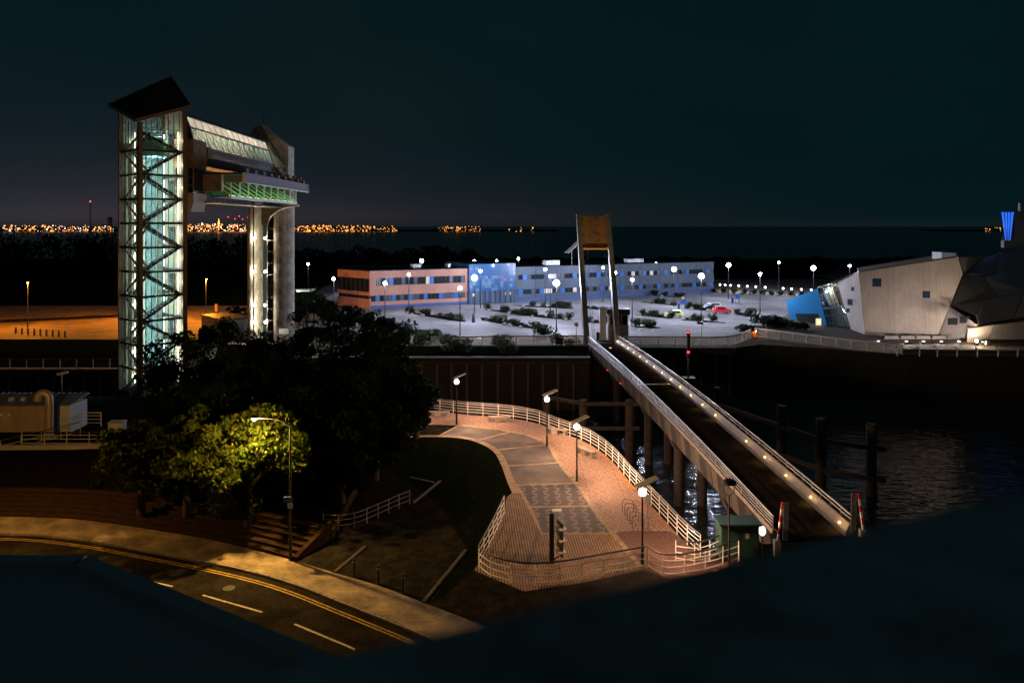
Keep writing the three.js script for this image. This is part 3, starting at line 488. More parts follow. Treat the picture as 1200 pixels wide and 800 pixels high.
    const g = new THREE.BufferGeometry(); g.setAttribute('position', new THREE.Float32BufferAttribute(pos, 3)); g.computeVertexNormals(); mb().add(g).build('pylon_leg', pylM, t);
  }
  const pt = (o, f) => P(1.0, o, 1.2).lerp(P(1.0, o, 0).addScaledVector(dir, 9).setY(20.6), f);
  const rust = M(.4, .22, .09, .7, { map: rep(patchy, 2.6) });
  mb().slab([pt(-2.1, .71), pt(2.1, .71), pt(2.1, .985), pt(-2.1, .985)], dir.clone().multiplyScalar(.5)).build('counterweight_panel', rust, t, 'rust brown panel between the pylon tops');
  mb().beam(pt(-2.1, .7), pt(2.1, .7), .6, .25).build('cross_beam', M(.5, .3, .1, .6), t);
  for (const [o, u] of [[-2.2, .93], [-1.5, .97], [2.2, .93], [1.6, .965]]) mb().bar(pt(o * .9, .72), P(u, o, .9), .03, .03, 6).build('stay_cable', mat.steeldark, t);
  // piers
  for (const [Z, two] of [[57, 1], [72, 1], [84.5, 1], [103, 1]]) {
    const u = (Z - 46.2) / (121.2 - 46.2), c = P(u, 0, 0), pier = mb().slab([P(u, -2.2, -depth(u) - .02), P(u, 2.2, -depth(u) - .02), P(u, 1.6, -2.7), P(u, -1.6, -2.7)].map(p => p.addScaledVector(dir, -.6)), dir.clone().multiplyScalar(1.2)).build('crosshead', mat.pier, t);
    for (const o of [-1.1, 1.1]) { const q = P(u, o, 0); mb().cyl(q.x, -9, hd(u) - 2.68, q.z, .46, .46, 18).build('column', mat.pier, pier); }
  }
  { const a = P(.9, 0, .12); mb().rbox(a.x, a.y, a.z, .5, .22, .4, .05).build('added_uplighter', mat.steeldark, t); mb().rbox(a.x, a.y + .13, a.z - .05, .36, .05, .26, .02).build('added_uplighter_lens', glow(2, 1, .25), t);  // lamp added on the deck to throw orange light on the pylon panel
    const l = new THREE.SpotLight(C(1, .66, .3), 1000, 0, .22, .6, 2); l.position.copy(a.clone().add(V(0, .3, 0)).sub(bases.get(t))); l.target.position.copy(pt(0, .85).sub(bases.get(t))); l.castShadow = true; l.shadow.radius = 5; t.add(l); t.add(l.target); }
  for (const u of [.62, .74]) { const q = P(u, -2.62, -1.0); mb().add(new THREE.SphereGeometry(.07, 8, 6).translate(q.x, q.y, q.z)).build('navigation_lamp', glow(3, .05, .1), t); }
}

// ---------------------------------------------------------------- railings
function railing(pts, o) { // posts and level rails along a line on the ground
  const cv = new THREE.CatmullRomCurve3(pts, false, 'centripetal'), L = cv.getLength(), n = Math.max(1, Math.round(L / (o.spacing ?? 1.7)));
  const t = thing(o.name ?? 'railing', o.label, 'railing', pts[0].clone(), o.group), b = bases.get(t), H = o.height ?? 1.2;
  const pg = o.flat ? uvMetres(clean(new THREE.BoxGeometry(o.pw ?? .07, H, o.pd ?? .07))) : uvMetres(clean(new THREE.CylinderGeometry(.03, .035, H, 8)));
  if (o.posts !== false) for (let i = 0; i <= n; i++) { const p = cv.getPointAt(i / n), tg = cv.getTangentAt(i / n); piece('post', pg, o.postMat ?? mat.railwhite, t, p.clone().setY(p.y + H / 2).sub(b), Math.atan2(tg.x, tg.z)); }
  const samp = []; const m = Math.max(2, Math.ceil(L / 1.2)); for (let i = 0; i <= m; i++) samp.push(cv.getPointAt(i / m));
  o.rails.forEach((h, i) => mb().tube(samp.map(p => p.clone().setY(p.y + h)), i === o.rails.length - 1 ? (o.topR ?? .035) : (o.railR ?? .022), 7, false, m * 2).build('rail', i === o.rails.length - 1 && o.topMat ? o.topMat : o.railMat ?? mat.railwhite, t));
  return t;
}

// ---------------------------------------------------------------- far quay: sheet piling, railings, promenade
{
  const q = new THREE.Group(); q.name = 'quay_wall'; scene.add(q); q.userData.kind = 'structure';
  const pg = uvMetres(clean(new RoundedBoxGeometry(.34, 7.6, .34, 2, .08)));
  const row = (x0, x1, z, st) => { for (let x = x0; x <= x1; x += st) piece('fender_pile', pg, mat.pile, q, V(x + rr(-.06, .06), -4.4 + rr(-.12, .1), z + .19)); mb().span(x0 - .5, x1 + .5, -.75, -.25, z, z + .5).build('waling', mat.timber, q); mb().span(x0 - .5, x1 + .5, -.02, .16, z - .6, z + .3).build('coping', mat.concrete, q); };
  row(-30, 10.6, -108.6, 2.15); row(-118, -48.5, -100, 1.95); row(18.4, 33.6, -117.2, 2.1);
  railing([V(-118, .16, -100.4), V(-90, .16, -100.4), V(-48.4, .16, -100.6)], { label: 'dim grey railing along the piled quay beside the sodium lit yard', spacing: 2.2, height: 1.15, rails: [.4, .75, 1.12], flat: true, pw: .1, pd: .1, postMat: mat.offwhite, railMat: mat.steel });
}
const mesh = new THREE.MeshPhysicalMaterial({ color: C(.85, .83, .8), roughness: .2, transmission: .85, thickness: 0 });
function hookRail(ptsPx, label, o = {}) { // promenade railing: leaning flat posts, broad bright top rail, mesh infill
  const pts = ptsPx.map(([x, y]) => G(x, y, .01)), cv = new THREE.CatmullRomCurve3(pts, false, 'centripetal'), L = cv.getLength(), n = Math.round(L / (o.spacing ?? 2.6));
  const t = thing('promenade_railing', label, 'railing', pts[0].clone(), 'promenade railings on the far bank');
  for (let i = 0; i <= n; i++) { const p = cv.getPointAt(i / n), tg = cv.getTangentAt(i / n), nrm = V(-tg.z, 0, tg.x); if (nrm.z < 0) nrm.negate(); mb().tube([p.clone(), p.clone().addScaledVector(nrm, .12).setY(.65), p.clone().addScaledVector(nrm, .05).setY(1.1), p.clone().addScaledVector(nrm, -.22).setY(1.32)], .075, 6, false, 8).build('post', mat.railwhite, t); }
  const m = Math.ceil(L / 1.5), s = []; for (let i = 0; i <= m; i++) s.push(cv.getPointAt(i / m));
  mb().tube(s.map(p => p.clone().setY(1.36)), .13, 7, false, m * 2).build('top_rail', mat.railwhite, t);
  mb().tube(s.map(p => p.clone().setY(.12)), .05, 6, false, m * 2).build('bottom_rail', mat.railwhite, t);
  if (o.mesh !== false) for (let i = 0; i < n; i++) { const a = cv.getPointAt((i + .04) / n), b = cv.getPointAt((i + .96) / n); mb().slab([a.clone().setY(.2), b.clone().setY(.2), b.clone().setY(1.22), a.clone().setY(1.22)], V(0, 0, -.01)).build('mesh_panel', mesh, t); }
  return t;
}
hookRail([[505, 405], [560, 404.5], [620, 404], [684, 403.5]], 'pale mesh promenade railing running up to the pylon foot');
hookRail([[731, 404.5], [790, 405], [840, 405.5], [862, 403], [880, 395.5]], 'pale mesh promenade railing curving away beside the bridge landing');
hookRail([[885, 394], [930, 400], [975, 406], [1020, 411.5], [1058, 415.5]], 'bright handrail on the ramp below the slanted concrete facade', { spacing: 2.3 });
{ // hooked posts along the waterside lawn
  const t0 = thing('hooked_post', 'hooked white post in the row beside the waterside grass', 'post', V(0, 0, 0), 'hooked posts along the water'); mb().tube([V(0, 0, 0), V(.04, .7, 0), V(-.05, 1.15, .05), V(-.38, 1.45, .1)], .09, 7, false, 10).build('post', mat.railwhite, t0);
  [[1052, 417], [1078, 417.5], [1099, 418], [1122, 418], [1146, 418], [1170, 418], [1193, 418]].forEach(([x, y], i) => { const p = G(x, y, .01); i ? dup(t0, p) : t0.position.copy(p); });
  structure(mb().beam(G(1050, 412, 0).setY(.2), V(80, .2, -112.6), .4, .4).build('low_kerb_wall', mat.flags));
}

// ---------------------------------------------------------------- lamps of the car park
{
  const t = thing('car_park_lamp', 'tall black lamp column with white globe in the car park', 'street lamp', V(0, 0, 0), 'lamp columns lighting the car park');
  mb().cyl(0, 0, 1.1, 0, .13, .12, 12).build('base', mat.blackpaint, t); mb().cyl(0, 1.1, 7.95, 0, .09, .06, 10).build('pole', mat.blackpaint, t);
  mb().cyl(0, 7.9, 8.1, 0, .1, .26, 12).build('collar', mat.steellight, t);
  const gm = glow(26, 27, 30); mb().add(new THREE.SphereGeometry(.42, 20, 14).translate(0, 8.45, 0)).build('globe', gm, t);
  for (let i = 0; i < 4; i++) { const a = i * Math.PI / 2 + .4; pointLight(t, V(.62 * Math.cos(a), 8.35, .62 * Math.sin(a)), lampCool, 158, .2); }
  const heads = [[391, 326], [451, 331], [479, 321], [494, 306], [539, 337], [556, 326], [563, 317], [556, 305], [582, 305], [607.5, 302.5], [639, 315], [645, 323], [652, 332], [707, 313], [721, 319], [741, 327], [769, 308], [790, 316], [822, 324], [854, 311], [891, 320.5], [913, 307], [953.5, 314.5], [996, 311], [361, 309]];
  heads.forEach(([x, y], i) => { const Z = FOC * (EYE - 8.45) / (y - HY), p = V((x - CX) * Z / FOC, 0, -Z); const o = i ? dup(t, p) : t; o.position.copy(p); const big = [3, 5, 12, 18, 19, 22, 17].includes(i), dim = [0, 1, 4, 21, 24, 23].includes(i), f = big ? 1.45 : dim ? .5 : rr(.75, 1.1); o.traverse(q => { if (q.isPointLight) q.intensity = 122 * f; if (q.name === 'globe' && big) { q.scale.setScalar(1.3); q.position.y = -8.45 * .3 + .1; } if (q.name === 'globe' && dim) { q.scale.setScalar(.75); q.position.y = 8.45 * .25 - .1; } }); });
  const b = thing('bollard_globe', 'short post with white globe beside the trimmed hedge', 'lamp', V(0, 0, 0), 'globe lamps along the hedge');
  mb().cyl(0, 0, 1.3, 0, .07, .06, 8).build('post', mat.blackpaint, b); mb().add(new THREE.SphereGeometry(.24, 14, 10).translate(0, 1.52, 0)).build('globe', glow(14, 12.5, 11), b); pointLight(b, V(0, 1.52, 0), C(1, .9, .8), 16, .2);
  [844, 850, 856.5, 866, 876, 886, 897, 918, 928, 939.5, 951].forEach((x, i) => { const y = 333.5 + (x - 844) * .058, Z = FOC * (EYE - 1.52) / (y - HY), p = V((x - CX) * Z / FOC, 0, -Z); i ? dup(b, p) : b.position.copy(p); });
}

// ---------------------------------------------------------------- long two-storey block
function facade(parent, a, b, bays, H, wallM, bands, mats) { } 
{
  const A = V(-31.7, 0, -171), dirF = V(21.1, 0, -10).normalize(), nrm = V(-dirF.z, 0, dirF.x).negate();     // nrm points away from the camera
  if (nrm.z > 0) nrm.negate();
  const t = thing('office_block', 'long two storey block in terracotta and grey with bright blue tiled entrance', 'building', A.clone());
  const at = (s, o, h) => A.clone().addScaledVector(dirF, s).addScaledVector(nrm, o).setY(h);
  const block = (s0, s1, o0, o1, y0, y1) => mb().slab([at(s0, o0, y0), at(s1, o0, y0), at(s1, o0, y1), at(s0, o0, y1)], nrm.clone().multiplyScalar(o1 - o0));
  const terra = M(.5, .25, .18, .8, { map: rep(streak, 5) }), grey = M(.065, .092, .135, .6, { map: rep(streak, 6) }), bluePlinth = M(.03, .07, .2, .5), blue = M(.003, .06, .17, .4), winBlue = M(.01, .1, .32, .4);
  const warmWin = glow(.3, .26, .18, .3), dimWin = M(.05, .07, .1, .25);
  const H = 8.4, S1 = 23.4, S2 = 35.4, S3 = 97;
  // terracotta wing, wall courses and two window bands
  const w1 = block(0, S1, .3, 14, .9, H).build('wall', terra, t, 'terracotta rendered wing');
  block(0, S1, .02, .3, .0, .7).build('plinth', bluePlinth, t); block(0, S1, 0, .3, 2.95, 5.1).build('spandrel', terra, t); block(0, S1, 0, .3, 6.85, H).build('parapet', terra, t); block(0, S1, 0, .3, .72, 1.55).build('spandrel', terra, t);
  const windows = (s0, s1, n, y0, y1, bl) => { for (let i = 0; i < n; i++) { const a = s0 + (s1 - s0) * i / n, b = s0 + (s1 - s0) * (i + 1) / n; if (bl(i)) block(a, b, .06, .29, y0, y1).build('blue_panel', winBlue, t); else { const r = rnd(), f = block(a + .04, b - .04, .18, .285, y0 + .06, y1 - .06).build('window', r < .07 ? warmWin : r < .5 ? dimWin : mat.darkglass, t); block(a - .03, a + .03, .1, .25, y0, y1).build('frame', mat.steeldark, f); } } };
  windows(1.6, S1 - .6, 22, 5.1, 6.85, i => i % 5 === 3 && i % 2 === 1); windows(0.4, S1 - .4, 24, 1.55, 2.95, i => i % 4 === 1);
  block(0, 1.5, .0, .3, 5.1, 6.85).build('spandrel', terra, t); block(S1 - .55, S1, .0, .3, 5.1, 6.85).build('spandrel', terra, t); 
  // chamfered end
  const E = V(-40.7, 0, -179), ed = E.clone().sub(A), en = V(-.66, 0, -.75);
  const eb = (u0, u1, y0, y1, o) => mb().slab([A.clone().addScaledVector(ed, u0).setY(y0), A.clone().addScaledVector(ed, u1).setY(y0), A.clone().addScaledVector(ed, u1).setY(y1), A.clone().addScaledVector(ed, u0).setY(y1)].map(p => p.addScaledVector(V(.66, 0, -.75), o)), V(.66, 0, -.75).multiplyScalar(.3));
  eb(.0, 1, 0, 2.2, 0).build('end_wall', terra, t); eb(0, 1, 6.7, H, 0).build('end_wall', terra, t); eb(0, 1, 2.9, 3.7, 0).build('end_wall', terra, t); eb(0, 1, 2.2, 6.7, .35).build('end_glazing', mat.darkglass, t); for (let i = 0; i < 7; i++) eb(i / 7 + .01, i / 7 + .035, 2.2, 6.7, .1).build('mullion', mat.steeldark, t);
  mb().prism([A, at(S1, .2, 0), at(S1, 14, 0), at(0, 26, 0), E].map(p => p.clone().setY(0)), H - .05, H + .12).build('roof', mat.steeldark, t);
  // blue entrance block with a scatter of lighter tiles
  block(S1, S2, -1.3, 14, 3.1, 9.5).build('entrance_block', blue, t, 'bright blue tiled entrance block');
  const tileM = [M(.03, .1, .21, .35), M(.07, .13, .23, .35), M(.1, .15, .25, .35), M(.1, .08, .2, .35)], cols = 15, rowsN = 9, cw = (S2 - S1) / cols, ch = 6.4 / rowsN;
  for (let i = 0; i < cols; i++) for (let j = 0; j < rowsN; j++) { const y0 = 3.1 + j * ch, dens = j < 1 ? .2 : j < 5 ? .42 : .16; if (rnd() < dens) block(S1 + i * cw + .02, S1 + (i + 1) * cw - .02, -1.34, -1.29, y0 + .02, y0 + ch - .02).build('tile', rnd() < .12 ? tileM[3] : tileM[Math.floor(rnd() * 3)], t); else block(S1 + i * cw + .02, S1 + (i + 1) * cw - .02, -1.325, -1.29, y0 + .02, y0 + ch - .02).build('tile', blue, t); }
  block(S1, S2, -.9, 14, 0, 3.1).build('lobby_glazing', M(.04, .07, .14, .25), t);
  for (let i = 0; i < 9; i++) { const a = S1 + .3 + i * 1.33; block(a, a + (i % 3 === 1 ? .9 : .45), -1.2, -.92, 0, 3.08).build('lobby_pier', grey, t); }
  for (const s of [S1 + 1, S2 - 1.6, S2 - 2.6]) block(s, s + .6, -.96, -.905, 1.9, 2.6).build('lobby_window', warmWin, t);
  mb().add(new THREE.SphereGeometry(.2, 12, 8).translate(at(S1 + 6, -1.6, 9.1).x, 9.1, at(S1 + 6, -1.6, 9.1).z)).build('entrance_lamp', glow(26, 27, 30), t); pointLight(t, at(S1 + 6, -1.6, 9.1).sub(bases.get(t)), lampCool, 7, .15);
  mb().beam(at(S1 + 6, -1.62, 9.1), at(S1 + 6, -1.3, 9.2), .08, .08).build('lamp_bracket', mat.steeldark, t);
  // grey wing, clad in separate panels
  block(S2, S3, .3, 14, 0, H).build('wall', grey, t, 'grey clad wing'); block(S2, S3, .02, .3, 0, .75).build('plinth', bluePlinth, t);
  const np = 10; for (let i = 0; i < np; i++) { const a = S2 + (S3 - S2) * i / np + .05, b = S2 + (S3 - S2) * (i + 1) / np - .05; block(a, b, 0, .29, 2.95, 5.3).build('cladding_panel', grey, t); block(a, b, 0, .29, 6.55, H).build('cladding_panel', grey, t); block(a, b, 0, .29, .8, 1.75).build('cladding_panel', grey, t); }
  windows(S2 + .3, S3 - .3, 52, 5.3, 6.55, i => i % 6 === 2); windows(S2 + .3, S3 - .3, 52, 1.75, 2.95, i => i % 5 === 1);
  block(S2, S3, .0, 14, H - .02, H + .12).build('roof', mat.steeldark, t);
  // roof plant
  for (const [s, o, w, h] of [[46, 3, 4, 1.2], [72, 5, 5, 1.0], [12, 6, 2, .9], [20, 4, .8, .9]]) block(s, s + w, o, o + 2, H + .12, H + .12 + h).build('roof_plant', mat.steel, t);
  mb().beam(at(51.5, 2.2, H + 3.2), at(56.5, 2.2, H + 7.2), 2.2, .12).build('roof_canopy', mat.offwhite, t); for (const s of [53, 55.5]) mb().bar(at(s, 2.2, H), at(s, 2.2, H + 3.2 + (s - 51.5) * .8), .07).build('canopy_strut', mat.steel, t);
}

// ---------------------------------------------------------------- planting beds, shrubs and rocks of the car park
function leafMass(n, place, size, cols) { // many small two-triangle leaves
  const pos = new Float32Array(n * 18), col = new Float32Array(n * 18), nor = new Float32Array(n * 18), a = V(), b = V(), c = V();
  for (let i = 0; i < n; i++) {
    const p = place(i), s = size * rr(.6, 1.35); a.set(rr(-1, 1), rr(-.7, 1), rr(-1, 1)).normalize(); b.set(rr(-1, 1), rr(-1, 1), rr(-1, 1)); b.cross(a).normalize(); c.crossVectors(a, b);
    const A = [p.x - b.x * s, p.y - b.y * s, p.z - b.z * s], B = [p.x + c.x * s * .5, p.y + c.y * s * .5, p.z + c.z * s * .5], D = [p.x + b.x * s, p.y + b.y * s, p.z + b.z * s], E = [p.x - c.x * s * .5, p.y - c.y * s * .5, p.z - c.z * s * .5];
    pos.set([...A, ...B, ...D, ...A, ...D, ...E], i * 18); const k = cols[Math.floor(rnd() * cols.length)], v = rr(.7, 1.3); for (let j = 0; j < 6; j++) { col.set([k[0] * v, k[1] * v, k[2] * v], i * 18 + j * 3); nor.set([a.x, a.y, a.z], i * 18 + j * 3); }
  }
  const g = new THREE.BufferGeometry(); g.setAttribute('position', new THREE.BufferAttribute(pos, 3)); g.setAttribute('normal', new THREE.BufferAttribute(nor, 3)); g.setAttribute('color', new THREE.BufferAttribute(col, 3)); g.setAttribute('uv', new THREE.BufferAttribute(new Float32Array(n * 12), 2)); return g;
}
function ball(r, sy = 1) { let x, y, z; do { x = rr(-1, 1); y = rr(-1, 1); z = rr(-1, 1); } while (x * x + y * y + z * z > 1); const l = Math.hypot(x, y, z), k = l > .0001 ? Math.pow(l, -.45) : 1; return V(x * k * r, y * k * r * sy, z * k * r); }
{
  const beds = [[[478, 366], [545, 377], 1.6], [[569, 362.5], [630, 371], 1.4], [[565, 375], [642, 387], 1.5], [[468, 387], [517, 394], 2], [[602, 358], [672, 361.5], 1.3], [[602, 368], [668, 374.5], 1.3], [[685, 361], [722, 363.5], 1.3], [[688, 377], [714, 379], 1.2], [[748, 368.5], [786, 373], 1.2], [[745, 383], [774, 384], 1.2], [[752, 353.5], [792, 358], 1.2], [[800, 374.5], [850, 378.5], 1.2], [[805, 361], [834, 364], 1.2], [[862, 368], [888, 371.5], 1.3], [[766, 346], [800, 348.5], 1.2]];
  const protos = []; const shrubCols = [[[.08, .14, .06], [.11, .16, .08], [.07, .1, .05]], [[.16, .17, .12], [.13, .14, .1], [.1, .11, .08]], [[.06, .08, .05], [.08, .09, .07]]];
  const mk = (v) => { const t = thing('shrub', ['green rounded shrub in a car park planting bed', 'greyish twiggy shrub in a car park planting bed', 'low dark shrub in a car park planting bed'][v], 'shrub', V(0, 0, 0), ['green shrubs in the planting beds', 'greyish shrubs in the planting beds', 'low dark shrubs in the planting beds'][v]);
    const cl = []; for (let i = 0; i < 9; i++) cl.push([rr(-.7, .7), rr(.25, v === 2 ? .45 : .95), rr(-.6, .6)]);
    const m = new THREE.Mesh(leafMass(620, () => { const c = cl[Math.floor(rnd() * 9)]; const b = ball(.42, v === 2 ? .6 : .9); return V(c[0] + b.x, Math.max(.02, c[1] + b.y), c[2] + b.z); }, .11, shrubCols[v]), mat.leaf); m.name = 'foliage'; t.add(m); mb().bar(V(0, -.05, 0), V(.1, .5, .05), .04, .02, 5).bar(V(0, 0, 0), V(-.25, .45, .1), .03, .015, 5).build('stem', mat.bark, t); return t; };
  for (let v = 0; v < 3; v++) protos.push(mk(v)); const used = [0, 0, 0];
  const put = (p, s, v, turn = rr(0, 6)) => { const o = used[v]++ ? dup(protos[v], p, turn) : protos[v]; o.position.copy(p); o.rotation.y = turn; o.scale.setScalar(s); };
  const rock = thing('boulder', 'pale boulder lying along a car park planting bed', 'rock', V(0, 0, 0), 'boulders along the planting beds'); let rocks = 0;
  { const g = new THREE.IcosahedronGeometry(.45, 2); const p = g.attributes.position; for (let i = 0; i < p.count; i++) { const k = .8 + .45 * fbm(p.getX(i) * 2.2 + 9, p.getY(i) * 2.2 + p.getZ(i) * 2 + 9, 99, 81, 3); p.setXYZ(i, p.getX(i) * k * 1.25, p.getY(i) * k * .7 + .12, p.getZ(i) * k); } g.computeVertexNormals(); mb().add(g).build('stone', M(.42, .39, .36, .9, { map: rep(patchy, 1) }), rock); }
  for (const [a, b, w] of beds) {
    const p = G(...a), q = G(...b), dd = q.clone().sub(p), L = dd.length(), s = V(-dd.z, 0, dd.x).normalize(), out = []; for (let i = 0; i <= 10; i++) out.push(p.clone().addScaledVector(dd, i / 10).addScaledVector(s, w / 2 * Math.sin(Math.PI * (i * .94 + .3) / 10) * rr(.8, 1.1) + .15)); for (let i = 10; i >= 0; i--) out.push(p.clone().addScaledVector(dd, i / 10).addScaledVector(s, -w / 2 * Math.sin(Math.PI * (i * .94 + .3) / 10) * rr(.8, 1.1) - .15));
    structure(mb().prism(out, 0, .1).build('planting_bed', mat.soil));
    { const lines = mb(), dn = dd.clone().normalize(); for (let x = 1; x < L; x += 2.4) for (const sd of [-1, 1]) { const a0 = p.clone().addScaledVector(dn, x).addScaledVector(s, sd * (w / 2 + .5)), b0 = a0.clone().addScaledVector(s, sd * 4.2), e = dn.clone().multiplyScalar(.06); lines.sheet([a0.clone().add(e), b0.clone().add(e), b0.clone().sub(e), a0.clone().sub(e)], .009); } structure(lines.build('bay_marking', mat.whiteline)); }
    for (let x = .6; x < L; x += rr(1.3, 2.4)) { const c = p.clone().addScaledVector(dd, x / L).addScaledVector(s, rr(-.3, .3)).setY(.08), k = rnd(); if (k < .3) put(c, rr(.9, 1.45), 0); else if (k < .6) put(c, rr(.8, 1.35), 1); else if (k < .85) put(c, rr(.6, .9), 2); if (rnd() < .4) { const pos = c.clone().addScaledVector(s, (rnd() < .5 ? -1 : 1) * (w / 2 + .35)).setY(.02); const r = rocks++ ? dup(rock, pos, rr(0, 6)) : rock; r.position.copy(pos); r.rotation.y = rr(0, 6); r.scale.setScalar(rr(.6, 1.2)); } }
  }
  for (const [x, y, s, v] of [[640, 396, 2.1, 0], [588, 409, 1.9, 1], [592, 414, 1.7, 1], [525, 411, 2.0, 1], [545, 413, 1.7, 1], [475, 401, 2.2, 0], [490, 404, 2, 0], [508, 402, 2, 0], [460, 399, 2.2, 2], [895, 382, 3.2, 2], [906, 381, 2.6, 2], [876, 390, 2.2, 2], [918, 384, 2.3, 2], [932, 386, 2.2, 2], [884, 391, 1.9, 2], [760, 383, 1.5, 0], [652, 404, 1.4, 1], [672, 402.5, 1.4, 2]]) put(G(x, y), s, v);
  // trimmed hedge lit by the globes
  for (let i = 0; i < 11; i++) { const x = 838 + i * 11.2, y = 342.5 + i * .5; const p = G(x, y); put(p, 1.15, 0, i); }
}

// ---------------------------------------------------------------- cars, signs, ticket machines, kiosk
function car(paint, label, p, turn, estate) {
  const t = thing('parked_car', label, 'car', p), b = bases.get(t); t.rotation.y = turn;
  const W = .84, prof = estate ? [[-2.1, .42], [-2.15, .75], [-2.05, 1.0], [-1.75, 1.42], [.35, 1.46], [1.05, 1.02], [1.95, .88], [2.15, .66], [2.12, .4]] : [[-1.85, .42], [-1.9, .8], [-1.75, 1.1], [-1.35, 1.46], [.2, 1.5], [.95, 1.05], [1.65, .9], [1.85, .66], [1.82, .4]];
  const sh = new THREE.Shape(prof.map(q => new THREE.Vector2(...q))); const g = new THREE.ExtrudeGeometry(sh, { depth: 2 * W - .16, bevelEnabled: true, bevelSize: .07, bevelThickness: .08, bevelSegments: 3 }).translate(0, 0, -W + .08);
  const pp = g.attributes.position; for (let i = 0; i < pp.count; i++) if (pp.getY(i) > .95) pp.setZ(i, pp.getZ(i) * (1 - .16 * (pp.getY(i) - .95) / .5)); g.computeVertexNormals();
  const add = (m, name, mt) => { m.g.forEach(q => 0); const me = new THREE.Mesh(m.geom(), mt); me.name = name; t.add(me); return me; };
  add(mb().add(g), 'body', new THREE.MeshPhysicalMaterial({ color: paint, roughness: .35, clearcoat: 1, clearcoatRoughness: .05 }));
  const r0 = estate ? -1.78 : -1.42, sideW = s => mb().slab([V(r0 + .12, 1.02, s * (W - .005)), V(.72, 1.04, s * (W - .005)), V(.28, 1.4, s * (W * .87)), V(r0 + .3, 1.38, s * (W * .87))], V(0, 0, s * .02));
  for (const s of [-1, 1]) add(sideW(s), 'side_window', mat.darkglass);
  add(mb().slab([V(.98, 1.07, -.66), V(.98, 1.07, .66), V(.32, 1.45, .6), V(.32, 1.45, -.6)], V(.05, .05, 0)), 'windscreen', mat.darkglass);
  add(mb().slab([V(r0 - .42, 1.06, -.62), V(r0 - .42, 1.06, .62), V(r0 - .08, 1.4, .56), V(r0 - .08, 1.4, -.56)], V(-.05, .03, 0)), 'rear_window', mat.darkglass);
  const ax = estate ? 1.32 : 1.15; for (const x of [-ax, ax]) for (const s of [-1, 1]) { const w = add(mb().add(new THREE.CylinderGeometry(.31, .31, .2, 20).rotateX(Math.PI / 2).translate(x, .31, s * (W - .04))), 'wheel', mat.blackpaint); w.add((() => { const h = new THREE.Mesh(mb().add(new THREE.CylinderGeometry(.19, .19, .22, 14).rotateX(Math.PI / 2).translate(x, .31, s * (W - .035))).geom(), mat.steellight); h.name = 'rim'; return h; })()); }
  const fx = estate ? 2.12 : 1.83; for (const s of [-1, 1]) { add(mb().rbox(fx, .7, s * .58, .12, .16, .34, .04), 'headlight', mat.white); add(mb().rbox(estate ? -2.14 : -1.88, .85, s * .62, .1, .3, .2, .04), 'tail_light', M(.4, .01, .01, .3)); }
  return t;
}
car(C(.72, .78, .3), 'pale yellow small hatchback parked in the car park', G(790, 372), 3.0, false);
car(C(.62, .64, .68), 'silver white estate car parked behind the red hatchback', G(834, 362.5), 3.35, true);
car(C(.62, .03, .05), 'red hatchback parked beside the silver white car', G(846, 367.5), .12, false);
const signBlue = M(.02, .09, .38, .5);
function board(name, label, p, w, h, y0, m, extra) { const t = thing(name, label, 'sign', p); mb().box(p.x - w * .35, y0 / 2, p.z, .08, y0 + .1, .08).build('leg', mat.steeldark, t); mb().box(p.x + w * .35, y0 / 2, p.z, .08, y0 + .1, .08).build('leg', mat.steeldark, t); mb().box(p.x, y0 + h / 2, p.z + .06, w, h, .06).build('board', m, t); if (extra) mb().box(p.x - w * .2, y0 + h + .25, p.z + .06, w * .5, .45, .06).build('top_plate', extra, t); return t; }
board('notice_board', 'blue notice board with yellow plate beside the yellow hatchback', G(801.5, 361), 1.15, 1.2, .9, signBlue, M(.7, .5, .02, .5));
board('notice_board', 'blue notice board with yellow plate at the far rows of parking', G(864.5, 354.5), 1.15, 1.25, .9, signBlue, M(.7, .5, .02, .5));
board('notice_board', 'small white notice board before the grey wing', G(776, 342), 1.1, 1.1, .7, mat.white);
board('notice_board', 'small purple and white notice board near the hedge end', G(800, 342), 1.2, .9, .9, M(.25, .1, .4, .5));
for (const [x, y, l] of [[795.5, 361.5, 'dark blue ticket machine next to the yellow hatchback'], [858.5, 354.5, 'dark blue ticket machine at the far rows of parking'], [554.5, 378, 'dark blue ticket machine by the lamp column facing the entrance']]) { const p = G(x, y), t = thing('ticket_machine', l, 'ticket machine', p); mb().rbox(p.x, .85, p.z, .5, 1.7, .4, .05).build('cabinet', M(.015, .05, .16, .4), t); mb().box(p.x, 1.35, p.z + .21, .3, .3, .02).build('screen', M(.3, .35, .4, .2), t); }
{ const p = G(822.5, 403), t = thing('camera_post', 'pale post with dark box on top behind the promenade railing', 'post', p); mb().cyl(p.x, 0, 3.2, p.z, .07, .06, 8).build('post', mat.offwhite, t); mb().rbox(p.x - .25, 3.35, p.z, .95, .42, .5, .05).build('housing', mat.steeldark, t); }
